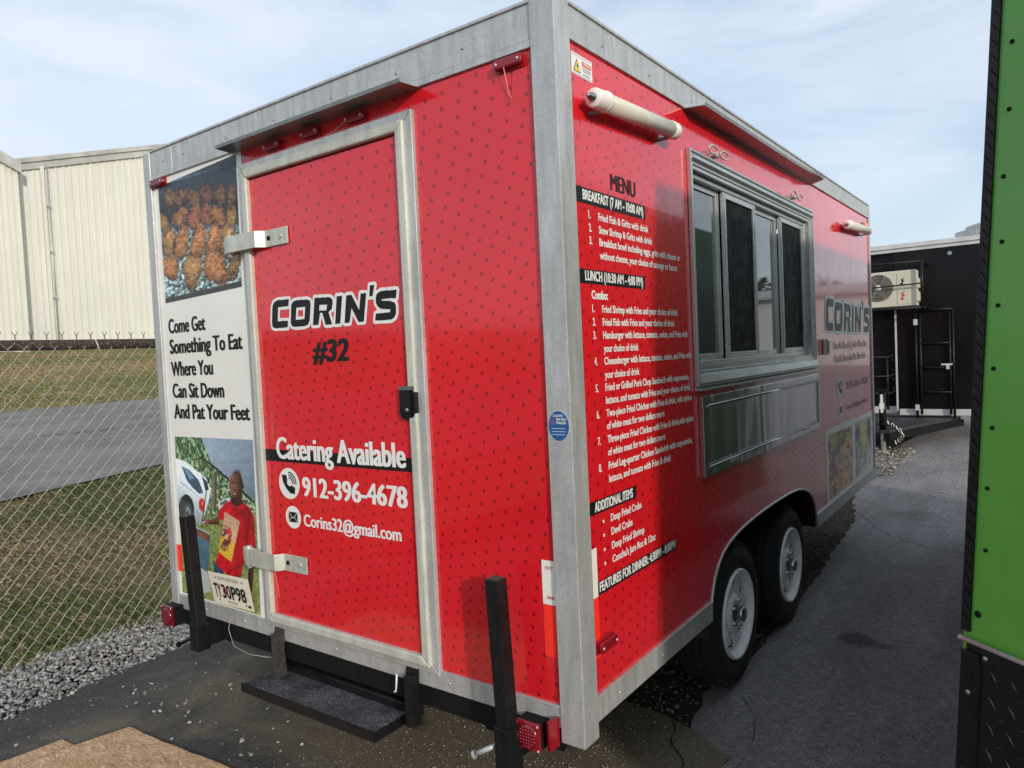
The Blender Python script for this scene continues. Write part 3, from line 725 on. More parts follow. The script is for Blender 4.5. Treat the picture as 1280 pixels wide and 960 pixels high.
def paint_food(seed, top, mid):
    def f(X, Y, u, v):
        n1 = vnoise(u * 5, v * 6, seed); n2 = vnoise(u * 16, v * 18, seed + 1)
        C = np.zeros(X.shape + (3,)) + np.array(mid) * 1.5 * (0.45 + 0.9 * n2[..., None])
        C = mixc(C, np.clip((0.24 - v) / 0.05 + (n1 - .5), 0, 1), top)
        C = mixc(C, (n1 > 0.6) * 0.8, [150, 130, 112]); C = mixc(C, (n1 < 0.36) * 0.8, [70, 48, 42])
        return C
    return f
def paint_crowd(X, Y, u, v):
    n1 = vnoise(u * 7, v * 4, 41); n2 = vnoise(u * 15, v * 12, 42)
    C = np.zeros(X.shape + (3,)) + np.array([190, 194, 186]) * (0.3 + 1.2 * n2[..., None])
    C = mixc(C, emask(u, v, 0.5, 0.3, 0.18, 0.36, 0.3), [226, 214, 70]); C = mixc(C, emask(u, v, 0.12, 0.2, 0.12, 0.16, 0.3), [52, 50, 66])
    C = mixc(C, emask(u, v, 0.85, 0.25, 0.14, 0.28, 0.3), [86, 62, 84]); C = mixc(C, (v > 0.5) * (n1 > 0.55), [214, 214, 200])
    return C

# ------------------------------------------------------------------ ground
def terrain(x): return 0.09 * np.maximum(0, -(np.maximum(x, -60.0) + 3.6))
def sheet(name, xs, ys, dz, mat, kind='structure', follow=True, rough=0.0, label=None, zfun=None):
    X, Y = np.meshgrid(np.array(xs, float), np.array(ys, float))
    Z = (terrain(X) if follow else np.zeros(X.shape)) + dz
    if rough: Z = Z + (vnoise(X * 1.3 + 200, Y * 1.3 + 200, 50) - .5) * rough
    if zfun is not None: Z = Z + zfun(X, Y)
    ny, nx = X.shape; I = np.arange(nx * ny).reshape(ny, nx)
    F = np.stack([I[:-1, :-1], I[:-1, 1:], I[1:, 1:], I[1:, :-1]], -1).reshape(-1, 4)
    return mesh_np(name, np.stack([X, Y, Z], -1).reshape(-1, 3), F, mat, kind=kind, smooth=True, label=label)
G_ = [-900, -400, -150, -60, -40, -33, -25, -18, -14, -10, -8, -6, -5, -4.4, -3.9, -3.6, -3.35]
sheet('ground', G_ + [-2.8, -1, 2, 6, 12, 30, 90, 300, 900], [-900, -200, -60, -20, -8, -4, -2, 0, 2, 4, 7, 12, 20, 40, 90, 250, 900], -0.045, SOIL)
lx = list(np.linspace(-9, -3.42, 60)); ly = list(np.linspace(-5, 14, 120))
sheet('lawn', [-120, -80, -60, -45] + list(np.linspace(-38, -9.2, 60)) + lx, [-90, -30, -10] + ly + list(np.linspace(15, 60, 30)) + [120], -0.010, LAWN, rough=0.035)
# road crossing behind the fence
rx = np.linspace(0, 1, 9)
Yr = np.linspace(-60, 90, 60)
V = []
for y in Yr:
    x0 = -7.27 - (y - 0.93) * 0.30 if y > -6 else -5.19
    x1 = -14.14 - (y - 3.26) * 0.05
    x0 = max(x0, x1 + 1.5) if y > 20 else x0
    for t in rx:
        x = x0 + (x1 - x0) * t; V.append((x, y, float(terrain(np.array(x))) + 0.012 + 0.02))
I = np.arange(len(V)).reshape(len(Yr), 9)
mesh_np('road', np.array(V), np.stack([I[:-1, :-1], I[:-1, 1:], I[1:, 1:], I[1:, :-1]], -1).reshape(-1, 4), ROAD, kind='structure', smooth=True)
# yard: old dusty slab the trailer's rear stands over, and the grey lane to the right
def slab(name, poly, z, t, mat):
    mb = MB(); mb.prism([(x, y, z - t) for x, y in poly], (0, 0, t)); return mb.build(name, mat, None, kind='structure')
def jag(pts, amp, step=0.12, seed=1):
    r = random.Random(seed); o = []
    for (x0, y0), (x1, y1) in zip(pts[:-1], pts[1:]):
        L = math.hypot(x1 - x0, y1 - y0); k = max(1, int(L / step))
        for i in range(k):
            t = i / k; nx, ny = -(y1 - y0) / L, (x1 - x0) / L; a = r.uniform(-amp, amp) if i else 0
            o.append((x0 + (x1 - x0) * t + nx * a, y0 + (y1 - y0) * t + ny * a))
    return o + [pts[-1]]
edgeL = jag([(-2.80, -6.0), (-2.79, -0.6), (-2.92, 0.6), (-2.85, 9.0)], 0.012, 0.1, 3)
edgeB = jag([(-0.55, 1.06), (-0.16, 1.0), (0.13, 0.86), (0.10, 0.66), (0.02, 0.45), (-0.02, 0.1), (0.05, -1.2), (0.0, -6.0)], 0.016, 0.07, 5)
slab('old_pavement', edgeL + [(-0.75, 9.0), (-0.62, 3.0), (-0.60, 1.2)] + edgeB, 0.0, 0.04, SLAB)
edgeA = jag([(-0.25, -6.0), (-0.25, 0.7), (-0.05, 0.90), (0.0, 0.935), (-0.09, 0.99), (-0.16, 1.3), (-0.09, 2.0), (-0.12, 3.0), (-0.22, 5.0), (-0.55, 6.6), (-0.75, 8.0), (-0.62, 9.5), (-0.30, 14.0), (-0.3, 60.0)], 0.018, 0.09, 9)
slab('asphalt_lane', edgeA + [(60, 60), (60, -40), (-0.25, -40)], -0.008, 0.035, ASPH)
def crack(name, pts, w, z, mat, amp=0.012, seed=1):
    p = jag(pts, amp, 0.035, seed); r = random.Random(seed); mb = MB(); L = []; Q = []
    for i, (x, y) in enumerate(p):
        a = p[min(i + 1, len(p) - 1)]; b = p[max(i - 1, 0)]; d = math.hypot(a[0] - b[0], a[1] - b[1]) + 1e-6
        nx, ny = -(a[1] - b[1]) / d, (a[0] - b[0]) / d; ww = w * r.uniform(0.3, 1.0)
        L.append((x + nx * ww, y + ny * ww, z)); Q.append((x - nx * ww, y - ny * ww, z))
    n = len(p); mb.add(L + Q, [(i, i + 1, n + i + 1, n + i) for i in range(n - 1)]); return mb.build(name, mat, None, kind='structure')
crack('pavement_crack', [(-0.17, 0.99), (-0.12, 0.87), (-0.06, 0.78), (0.0, 0.70), (-0.03, 0.55)], 0.007, 0.003, CRACK, seed=2)
crack('pavement_crack', [(-0.9, 0.1), (-0.4, -0.35), (-0.1, -0.3)], 0.003, 0.003, CRACK, seed=4)
crack('asphalt_crack', [(0.0, 1.35), (0.12, 1.2), (0.16, 1.0)], 0.0025, -0.004, CRACK, seed=6)
crack('asphalt_crack', [(-0.25, 5.3), (0.1, 4.6), (0.45, 4.3), (0.8, 4.25)], 0.004, -0.004, CRACK, 0.03, 8)
crack('asphalt_crack', [(0.1, 6.7), (0.4, 6.4), (0.62, 6.35)], 0.006, -0.004, CRACK, 0.03, 12)
slab('dirt_strip', edgeB[0:1] and [(-.72, 9.2), (-.70, 1.02), (-.1, .9), (.12, .9), (.0, 1.3), (-.05, 3), (-.15, 5), (-.45, 6.8), (-.70, 8.0)], -0.020, .03, DIRT)
crack('road_crack', [(-10.8, -2), (-11.2, 1.5), (-10.9, 3.2), (-11.4, 8)], 0.03, 0, CRACK, 0.05, 21).location.z += 0.70


# stones -------------------------------------------------------------
PH = (1 + 5 ** .5) / 2
ICO = np.array([(-1, PH, 0), (1, PH, 0), (-1, -PH, 0), (1, -PH, 0), (0, -1, PH), (0, 1, PH), (0, -1, -PH), (0, 1, -PH), (PH, 0, -1), (PH, 0, 1), (-PH, 0, -1), (-PH, 0, 1)]) / math.hypot(1, PH)
ICF = np.array([(0,11,5),(0,5,1),(0,1,7),(0,7,10),(0,10,11),(1,5,9),(5,11,4),(11,10,2),(10,7,6),(7,1,8),(3,9,4),(3,4,2),(3,2,6),(3,6,8),(3,8,9),(4,9,5),(2,4,11),(6,2,10),(8,6,7),(9,8,1)])
def stones(name, P, size, cols, label, flat=0.55, cat='gravel', smooth=False):
    n = len(P); S = size[:, None, None] * np.stack([rng.uniform(.7, 1.3, n), rng.uniform(.6, 1.0, n), rng.uniform(flat * .7, flat * 1.3, n)], -1)[:, None, :]
    V = ICO[None] * (1 + rng.uniform(-.42, .30, (n, 12, 1))) * S
    a = rng.uniform(0, 6.28, n); b = rng.uniform(-.6, .6, n); ca, sa, cb, sb = np.cos(a), np.sin(a), np.cos(b), np.sin(b)
    x, y, z = V[..., 0], V[..., 1], V[..., 2]
    y, z = y * cb[:, None] - z * sb[:, None], y * sb[:, None] + z * cb[:, None]
    x, y = x * ca[:, None] - y * sa[:, None], x * sa[:, None] + y * ca[:, None]
    V = np.stack([x, y, z], -1) + P[:, None, :]
    F = (ICF[None] + (np.arange(n) * 12)[:, None, None]).reshape(-1, 3)
    C = np.repeat(cols[:, None, :], 12, 1).reshape(-1, 3)
    return mesh_np(name, V.reshape(-1, 3), F, STONE, col=C, kind='stuff', label=label, cat=cat, smooth=smooth)
def greys(n, lo, hi, warm=(1, 1, 1)):
    g = rng.uniform(lo, hi, n) ** 1.0
    return g[:, None] * np.array(warm)[None] * rng.uniform(.94, 1.06, (n, 3))
n = 30000
y = rng.uniform(-2.2, 6.0, n); w = rng.uniform(0, 1, n) ** 0.85; x = -2.83 - w * 0.68 - 0.06 * np.sin(y * 3)
z = rng.uniform(-0.035, 0.004, n) + 0.02 * np.sin(x * 9) * np.cos(y * 5)
stones('gravel_band', np.stack([x, y, z + .006], -1), rng.uniform(.005, .0145, n) * (1 + (rng.random(n) > .96) * .5), greys(n, .11, .42, (1, .975, .94)), 'grey crushed stone strip between pavement and lawn')
n = 5200
y = rng.uniform(0.98, 9.0, n); x = rng.uniform(-0.75, -0.10, n) - np.where(y > 5, (y - 5) * 0.12, 0)
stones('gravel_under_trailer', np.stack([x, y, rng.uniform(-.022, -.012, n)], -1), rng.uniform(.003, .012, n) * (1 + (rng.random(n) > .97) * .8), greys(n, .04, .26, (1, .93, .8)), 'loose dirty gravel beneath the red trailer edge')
# loose pebbles on the slab
def inpoly(x, y):
    return (x > -2.75) & (x < -0.02)
n = 1500
x = rng.uniform(-2.7, -0.05, n); y = rng.uniform(-2.4, 1.0, n) ; keep = vnoise(x * 1.6 + 30, y * 1.6 + 30, 61) > 0.5
keep &= ~((x > -2.4) & (y < -0.35) & (x < -1.6))
x, y = x[keep], y[keep]; n = len(x)
stones('scattered_pebbles', np.stack([x, y, np.full(n, .003)], -1), rng.uniform(.0015, .0052, n) * (1 + (rng.random(n) > .93) * 1.3), greys(n, .12, .42, (1, .95, .86)), 'pale pebbles scattered over the dusty pavement', 0.7)
n = 90
x = rng.uniform(-2.6, -1.3, n); y = -.15 + rng.normal(0, .42, n) + (x + 2) * .1
stones('larger_pebbles', np.stack([x, y, np.full(n, .004)], -1), rng.uniform(.003, .010, n) * (1 + (rng.random(n) > .9) * .6), greys(n, .16, .42, (1, .95, .86)), 'larger pale pebbles scattered near the licence plate end of the step', 0.7)
n = 4200
x = rng.normal(-0.55, .42, n); y = -.12 + rng.random(n) ** 1.3 * 1.1 + rng.normal(0, .05, n)
stones('loose_grit', np.stack([x, y, np.full(n, .002)], -1), rng.uniform(.0012, .0042, n) * (1 + (rng.random(n) > .97) * .9), greys(n, .08, .32, (1, .92, .76)), 'fine grit lying below the rear step and sill', 0.7)
n = 2600
y = 9.2 - rng.random(n) ** 1.3 * 4.2; x = rng.uniform(-0.6, 1.3, n)
stones('bright_gravel', np.stack([x, y, np.full(n, -.006)], -1), rng.uniform(.003, .008, n), greys(n, .18, .5, (1, .95, .84)), 'sunlit pale grit on the far end of the lane', 0.7)
n = 1800
y = rng.uniform(7.2, 9.6, n); x = rng.uniform(-1.6, -0.3, n)
stones('straw_and_gravel', np.stack([x, y, rng.uniform(-.02, .02, n)], -1), rng.uniform(.008, .03, n), greys(n, .08, .42, (1, .9, .7)), 'pale gravel and straw mound under the black trailer hitch', 0.4)

# grass ----------------------------------------------------------------
def blades(name, x, y, hmin, hmax, wid, cols, label):
    n = len(x); z = terrain(x) - 0.012
    a = rng.uniform(0, 6.28, n); lean = rng.uniform(.25, 1.3, n); h = rng.uniform(hmin, hmax, n) * (.55 + 1.3 * np.clip(vnoise(x * 2.2 + 50, y * 2.2 + 50, 91) - .25, 0, 1))
    dx, dy = np.cos(a), np.sin(a); b = a + rng.uniform(-1.5, 1.5, n); ex, ey = np.cos(b), np.sin(b)
    p0 = np.stack([x - dx * wid, y - dy * wid, z], -1); p1 = np.stack([x + dx * wid, y + dy * wid, z], -1)
    m_ = np.stack([x + ex * h * lean * .4, y + ey * h * lean * .4, z + h * .65], -1)
    t = np.stack([x + ex * h * lean, y + ey * h * lean, z + h * np.clip(1.15 - lean * .55, .25, 1)], -1)
    V = np.stack([p0, p1, m_, t], 1).reshape(-1, 3); I = np.arange(n) * 4
    F = np.concatenate([np.stack([I, I + 1, I + 2], -1), np.stack([I + 1, I + 3, I + 2], -1)])
    mesh_np(name, V, F, BLADE, col=np.repeat(cols, 4, 0) * np.tile(np.array([.55, .55, 1, 1.15])[:, None], (n, 1)), kind='stuff', label=label, cat='grass')
def gcols(x, y, seed):
    g = vnoise(x * .55 + 40, y * .55 + 40, seed)[:, None]; r = rng.uniform(.6, 1.35, (len(x), 1)); q = rng.random((len(x), 1))
    green = np.array([.070, .096, .028]); tan = np.array([.24, .19, .105]); brown = np.array([.13, .098, .062])
    dry = np.clip((g - .36) * 4.5, 0.22, .85)
    c = np.where(q < dry, np.where(rng.random((len(x), 1)) < .6, tan, brown), green)
    return c * r
n = 210000
x = -3.40 - rng.random(n) ** 0.9 * 5.2; y = rng.uniform(-2.5, 6.5, n)
k = x > -7.12 - (y - 0.93) * 0.30 - .42 * vnoise(x * 1.1 + 20, y * 1.7 + 20, 93); x, y = x[k], y[k]
k = (x < -3.5) | (rng.random(len(x)) < .35); x, y = x[k], y[k]
blades('grass', x, y, .018, .06, .0022, gcols(x, y, 71), 'short dry winter grass between the fence and the road')
n = 110000
x = -13.9 - rng.random(n) ** 1.1 * 19.5; y = rng.uniform(-2, 22, n)
blades('far_grass', x, y, .03, .08, .0055, gcols(x * .6, y * .2, 73) * np.array([1.55, 1.45, 1.3]), 'green and straw coloured grass bank below the metal building')

# ------------------------------------------------------------------ red food trailer
G = 0.455
def Z(z): return z + G
W_, L_, H_ = 2.28, 4.68, 2.15
ft = thing('food_trailer', (-W_ / 2, L_ / 2, 0), 'glossy red food trailer with dotted vinyl wrap, rear door, serving window and tandem white wheels', 'food trailer')
# rear wall (red) and white graphic strip
mb = MB(); mb.box(-1.53, -0.03, 0.0, 0.05, Z(0.05), Z(2.04)); rear = mb.build('rear_wall', RED, ft, 'red dotted vinyl rear wall around the door')
mb = MB(); mb.box(-2.27, -1.532, 0.0, 0.05, Z(0.05), Z(2.04)); whitep = mb.build('white_panel', WHITE, ft, 'white rear panel with food photo, slogan and portrait')
# side wall with the wheel arch cut out
arch = [(1.035, .06), (1.075, .14), (1.13, .20), (1.21, .245), (1.33, .275), (1.5, .295), (1.75, .307), (2.05, .31), (2.3, .303), (2.46, .285), (2.6, .245), (2.69, .19), (2.74, .13), (2.77, .06)]
def smooth(P, k=4):
    o = []
    for i in range(len(P) - 1):
        p0, p1, p2, p3 = [np.array(P[max(0, min(len(P) - 1, i + j))]) for j in (-1, 0, 1, 2)]
        for t in np.linspace(0, 1, k, endpoint=False):
            o.append(tuple(.5 * (2 * p1 + (p2 - p0) * t + (2 * p0 - 5 * p1 + 4 * p2 - p3) * t * t + (3 * p1 - p0 - 3 * p2 + p3) * t ** 3)))
    return o + [P[-1]]
arch = smooth(arch)
def side_prism(pts, x0, x1): 
    m_ = MB(); m_.prism([(x0, y, Z(z)) for y, z in pts], (x1 - x0, 0, 0)); return m_
def RZ(y): return .038 * max(0, y) / L_      # the roof edge climbs a little toward the front end
WY0, WY1, WZ0, WZ1 = .985, 2.785, 1.03, 1.850
sw = MB()
for q in ([(0.02, .06), (WY0, .06), (WY0, 2.06), (0.02, 2.06)], [(WY0, .06)] + arch + [(WY1, .06), (WY1, WZ0), (WY0, WZ0)], [(WY0, WZ1), (WY1, WZ1), (WY1, 2.075), (WY0, 2.06)], [(WY1, .06), (3.955, .06), (3.955, 2.09), (WY1, 2.075)]):
    sw.prism([(-.05, y, Z(z)) for y, z in q], (.05, 0, 0))
sw = sw.build('right_wall', RED, ft, 'red dotted right wall with menu and serving window')
sw2 = side_prism([(3.959, .06), (L_ - .02, .06), (L_ - .02, 2.095), (3.959, 2.09)], -0.05, 0.0).build('right_wall_end_panel', RED, ft)
mb = MB(); mb.box(-W_, -W_ + .05, .06, L_, Z(.05), Z(2.06)); mb.build('left_wall', WHITE, ft)
mb = MB(); mb.box(-W_ + .02, -.02, L_ - .05, L_, Z(.05), Z(2.06)); mb.build('front_wall', RED, ft)
mb = MB(); mb.box(-W_ + .01, -.01, .01, L_ - .01, Z(2.10), Z(2.155)); mb.build('roof', GALV, ft)
mb = MB(); mb.box(-W_ + .36, -.36, .052, L_ - .05, Z(.0), Z(.05)); mb.box(-.3595, -.052, .052, 1.02, Z(.0), Z(.05)); mb.box(-.3595, -.052, 2.80, L_ - .05, Z(.0), Z(.05)); mb.build('floor', FRAMEK, ft)
# roof trims
def trimband(name, y0, y1, side):
    m_ = MB()
    if side:
        for x1, za, zb in ((.006, 2.068, 2.155), (.010, 2.048, 2.0675), (.0125, 2.148, 2.158)):
            m_.prism([(-.02, y0, Z(za)), (-.02, y1, Z(za) + RZ(y1)), (-.02, y1, Z(zb) + RZ(y1)), (-.02, y0, Z(zb))], (x1 + .02, 0, 0))
    else: m_.box(y0, y1, -.006, .02, Z(2.045), Z(2.155)); m_.box(y0, y1, -.010, .02, Z(2.021), Z(2.0435)); m_.box(y0, y1, -.0125, .02, Z(2.148), Z(2.158))
    return m_.build(name, GALV, ft, bevel=.0015)
trimband('roof_trim', -W_ + .05, -2.052, False); tr1 = trimband('roof_trim', -2.050, -.072, False); tr2 = trimband('roof_trim', .07, L_ - .03, True)
# corner posts
mb = MB(); mb.prism([(-.072, -.014, Z(-.048)), (.012, -.014, Z(-.048)), (.012, .072, Z(-.048)), (.004, .072, Z(-.048)), (.004, .0, Z(-.048)), (-.072, -.0, Z(-.048))], (0, 0, 2.21))
mb.box(-.068, -.0, .002, .066, Z(-.046), Z(-.0)); cp = mb.build('corner_post', GALV, ft, 'wide galvanised corner post at the near corner', bevel=.003)
mb = MB(); mb.prism([(-W_ - .012, -.012, Z(-.02)), (-W_ + .045, -.012, Z(-.02)), (-W_ + .045, .002, Z(-.02)), (-W_, .002, Z(-.02)), (-W_, .06, Z(-.02)), (-W_ - .012, .06, Z(-.02))], (0, 0, 2.17)); mb.build('corner_post', GALV, ft, 'narrow galvanised corner post at the fence side', bevel=.003)
mb = MB(); mb.prism([(.010, L_ + .01, Z(-.02)), (.010, L_ - .035, Z(-.02)), (-.0, L_ - .035, Z(-.02)), (-.04, L_, Z(-.02)), (-.04, L_ + .01, Z(-.02))], (0, 0, 2.215)); mb.build('corner_post', GALV, ft, 'thin galvanised corner post at the front end', bevel=.002)
# sills
mb = MB(); mb.box(-W_ + .045, -.072, -.008, .02, Z(-.006), Z(.056)); mb.box(-W_ + .045, -.072, -.0115, .01, Z(.0565), Z(.062)); mb.build('rear_sill', GALV, ft, bevel=.0015)
mb = MB(); mb.box(-.02, .008, .072, 1.035, Z(-.004), Z(.070)); mb.box(-.02, .0115, .072, 1.035, Z(.0705), Z(.077)); mb.build('side_sill', GALV, ft, bevel=.0015)
mb = MB(); mb.box(-.02, .008, 2.77, L_ - .035, Z(-.004), Z(.070)); mb.box(-.02, .0115, 2.77, L_ - .035, Z(.0705), Z(.077)); mb.build('side_sill', GALV, ft, bevel=.0015)
# screws in trims
scr = None
def screw(at, axis, parent, mat=CHROME, r=.005):
    m_ = MB(); a = Vector(at); ax_ = Vector(axis); m_.lathe(a, ax_, [(-.003, r), (.0012, r), (.003, r * .55), (.0034, .0001)], 10); return m_.build('screw', mat, parent)
s0 = screw((-.33, -.006, Z(2.09)), (0, -1, 0), tr1)
for x in (-.62, -.95, -1.3, -1.62, -1.95, -2.12): copy_part(s0, tr1, (x + .33, 0, 0))
s1 = screw((.006, .28, Z(2.09)), (1, 0, 0), tr2)
for y in (.62, 1.0, 1.4, 1.9, 2.4, 2.9, 3.4, 4.0): copy_part(s1, tr2, (0, y - .28, RZ(y)))
s2 = screw((-.30, -.008, Z(.025)), (0, -1, 0), bpy.data.objects['rear_sill'], ALU, .006)
for x in (-.52, -1.1, -1.7, -2.0, -2.15): copy_part(s2, bpy.data.objects['rear_sill'], (x + .30, 0, 0))
s3 = screw((.008, .22, Z(.03)), (1, 0, 0), bpy.data.objects['side_sill'], ALU, .006)
for y in (.55, .95): copy_part(s3, bpy.data.objects['side_sill'], (0, y - .22, 0))
# arch trim and wheel well
mb = MB(); mb.tube([(.002, y, Z(z)) for y, z in [(1.03, .0)] + arch + [(2.775, .0)]], .007, 6); mb.build('wheel_arch_trim', ALU, ft)
mb = MB()
inner = [(1.04, -.0)] + arch + [(2.765, -.0)]
for (a, b), (c, d) in zip(inner[:-1], inner[1:]):
    mb.hexa([(-.34, a, Z(b)), (-.004, a, Z(b)), (-.004, c, Z(d)), (-.34, c, Z(d)), (-.34, a, Z(b) + .012), (-.004, a, Z(b) + .012), (-.004, c, Z(d) + .012), (-.34, c, Z(d) + .012)])
mb.box(-.35, -.34, 1.03, 2.78, Z(-.12), Z(.32)); mb.build('fender', FRAMEK, ft, 'black wheel well liner')
mb = MB(); mb.prism([(-.22, 1.03, Z(.03)), (-.02, 1.03, Z(.03)), (-.02, 1.06, Z(-.10)), (-.20, 1.06, Z(-.10))], (0, -.006, 0)); mb.build('mud_flap', simple('dirty_rubber_flap', (.03, .028, .022), .7), ft)
# chassis
mb = MB()
for x in (-W_ + .36, -.36): mb.box(x - .04, x + .04, .03, L_ + .02, Z(-.115), Z(-.008))
mb.box(-W_ + .06, -.08, .012, .05, Z(-.085), Z(-.008))
for y in np.arange(.6, L_, .6): mb.box(-W_ + .15, -.17, y, y + .05, Z(-.09), Z(-.02))
mb.build('chassis', FRAMEK, ft, 'black steel chassis rails under the floor')
mb = MB()
for y in (1.45, 2.32): mb.cyl((-W_ + .1, y, Z(-.125)), (-.1, y, Z(-.125)), .035, 12)
mb.build('axle', FRAMEK, ft)
mb = MB()
for s in (-1, 1): mb.hexa([(-W_ / 2 + s * .75 - .04, L_ - .3, Z(-.10)), (-W_ / 2 + s * .75 + .04, L_ - .3, Z(-.10)), (-W_ / 2 + s * .05 + .04, L_ + 1.2, Z(-.10)), (-W_ / 2 + s * .05 - .04, L_ + 1.2, Z(-.10)),
    (-W_ / 2 + s * .75 - .04, L_ - .3, Z(-.02)), (-W_ / 2 + s * .75 + .04, L_ - .3, Z(-.02)), (-W_ / 2 + s * .05 + .04, L_ + 1.2, Z(-.021)), (-W_ / 2 + s * .05 - .04, L_ + 1.2, Z(-.021))])
mb.build('drawbar', FRAMEK, ft)

# wheels
def wheel(cy, outer_x, sgn):
    cx = outer_x; cz = Z(-.122); c = (cx, cy, cz); a = (sgn, 0, 0); Rr = .333
    m_ = MB(); m_.lathe(c, a, [(-.205, .205), (-.208, .25), (-.200, .300), (-.175, .325), (-.15, .331), (-.145, .324), (-.14, .331), (-.115, .333), (-.11, .325), (-.105, .333), (-.075, .333), (-.07, .325), (-.065, .333), (-.045, .331), (-.04, .324), (-.036, .328), (-.018, .312), (-.003, .285), (.003, .262), (.001, .235), (-.004, .215), (-.012, .203)], 64)
    # tread blocks at the shoulder
    for k in range(64):
        t = k * 2 * math.pi / 64; t2 = t + .055
        m_.hexa([(cx + sgn * h, cy + r * math.cos(u), cz + r * math.sin(u)) for h, r, u in ((-.036, .322, t), (-.012, .305, t), (-.012, .305, t2), (-.036, .322, t2), (-.034, .335, t), (-.010, .317, t), (-.010, .317, t2), (-.034, .335, t2))])
    ty = m_.build('wheel', RUBBER, ft, 'black tyre with a white spoked rim')
    ty.name = 'wheel'
    m_ = MB(); m_.lathe(c, a, [(-.19, .205), (-.02, .205), (-.006, .207), (.004, .204), (.006, .198), (.0, .192), (-.010, .188), (-.018, .186), (-.024, .182), (-.034, .174), (-.036, .160), (-.040, .160), (-.19, .16)], 56); m_.build('rim', RIMW, ty)
    # spoked disc: ring, hub and eight webs leaving triangular holes
    m_ = MB(); x1 = cx + sgn * -.032; x0 = cx + sgn * -.038
    m_.lathe((x1, cy, cz), a, [(-.006, .092), (.0, .092), (.016, .075), (.018, .045), (.0, .045), (-.006, .06)], 40, close=True)
    m_.lathe((x1, cy, cz), a, [(-.006, .152), (.0, .152), (.0, .172), (-.006, .172)], 48, close=True)
    for k in range(8):
        t = k * math.pi / 4 + .2
        def pp(r, u, xx): return (xx, cy + r * math.cos(t + u), cz + r * math.sin(t + u))
        q = [(.090, -.36), (.157, -.205), (.157, .205), (.090, .36)]
        m_.hexa([pp(r, u, x0) for r, u in q] + [pp(r, u, x1 + sgn * .003) for r, u in q])
    m_.build('wheel_disc', RIMW, ty)
    m_ = MB(); m_.lathe((cx, cy, cz), a, [(-.10, .033), (-.008, .031), (.0, .034), (.020, .034), (.025, .030), (.0255, .001)], 28); m_.build('hub_cap', CHROME, ty)
    m_ = MB(); m_.lathe((cx, cy, cz), a, [(-.10, .157), (-.052, .157), (-.050, .001)], 32); m_.build('brake_drum', FRAMEK, ty)
    m_ = MB()
    for k in range(5):
        t = k * 2 * math.pi / 5; m_.lathe((cx - sgn * .014, cy + .06 * math.cos(t), cz + .06 * math.sin(t)), a, [(-.004, .010), (.016, .009), (.018, .001)], 6)
    m_.build('lug_nuts', CHROME, ty, kind='stuff')
    m_ = MB(); m_.cyl((cx - sgn * .03, cy - .10, cz - .13), (cx - sgn * .005, cy - .095, cz - .12), .004, 6); m_.build('valve', BLACKM, ty)
    return ty
w1 = wheel(1.47, -.035, 1)
copy_part(w1, ft, (0, .87, 0))
wl = wheel(1.47, -W_ + .035, -1); copy_part(wl, ft, (0, .87, 0))

# rear door -------------------------------------------------------------
door = MB(); door.box(-1.49, -.61, -.010, .03, Z(.085), Z(1.885)); door = door.build('rear_door', RED, ft, 'red rear door with name, phone and catering lettering')
def frame_ring(x0, x1, z0, z1, w, y0, y1, name, mat, label=None, par=None, bev=.003):
    m_ = MB()
    for q in ([(x0, z0), (x1, z0), (x1 - w, z0 + w), (x0 + w, z0 + w)], [(x1, z0), (x1, z1), (x1 - w, z1 - w), (x1 - w, z0 + w)], [(x1, z1), (x0, z1), (x0 + w, z1 - w), (x1 - w, z1 - w)], [(x0, z1), (x0, z0), (x0 + w, z0 + w), (x0 + w, z1 - w)]):
        g = .0; cx_ = sum(a for a, b in q) / 4; cz_ = sum(b for a, b in q) / 4
        m_.prism([(a + (cx_ - a) * .0016, y0, Z(b + (cz_ - b) * .02 * (1 if abs(b - cz_) < .2 else .08))) for a, b in q], (0, y1 - y0, 0))
    return m_.build(name, mat, par or ft, label, bevel=bev)
df = frame_ring(-1.538, -.556, .046, 1.958, .034, -.016, .02, 'door_frame', GALV, 'outer galvanised frame round the rear door')
frame_ring(-1.508, -.588, .070, 1.928, .036, -.030, -.004, 'door_edge_trim', ALUD, 'raised pale aluminium moulding round the door leaf', df, .006)
# hinges
for nm, z0, z1, lb in (('hinge', 1.602, 1.668, 'bright zinc strap hinge at the top of the door'), ('hinge', .298, .366, 'dull zinc strap hinge at the bottom of the door')):
    m_ = MB(); zz = (Z(z0), Z(z1))
    m_.prism([(-1.60, -.052, zz[0]), (-1.40, -.052, zz[0]), (-1.375, -.020, zz[0]), (-1.235, -.020, zz[0]), (-1.235, -.014, zz[0]), (-1.378, -.014, zz[0]), (-1.405, -.046, zz[0]), (-1.60, -.046, zz[0])], (0, 0, zz[1] - zz[0]))
    hg = m_.build(nm, ZINC, ft, lb, bevel=.0012)
    m_ = MB(); m_.cyl((-1.597, -.034, zz[0] - .002), (-1.597, -.034, zz[1] + .002), .0175, 16); m_.build('hinge_barrel', ZINC, hg)
    m_ = MB(); m_.lathe((-1.597, -.034, zz[1] + .002), (0, 0, 1), [(0, .012), (.008, .012), (.010, .001)], 12); m_.build('hinge_pin_head', GALV, hg); m_ = MB(); m_.lathe((-1.597, -.034, zz[0] - .016), (0, 0, 1), [(0, .001), (0, .011), (.014, .011)], 12); m_.build('hinge_pin', GALV, hg)
    m_ = MB(); m_.box(-1.66, -1.545, -.020, -.012, zz[0] + .004, zz[1] - .004); m_.build('hinge_leaf', ZINC, hg)
    for bx in (-1.352, -1.275):
        m_ = MB(); m_.lathe((bx, -.0205, (zz[0] + zz[1]) / 2), (0, -1, 0), [(0, .010), (.003, .009), (.0045, .005), (.003, .0001)], 10); m_.build('bolt', FRAMEK if bx < -1.3 else GALV, hg)
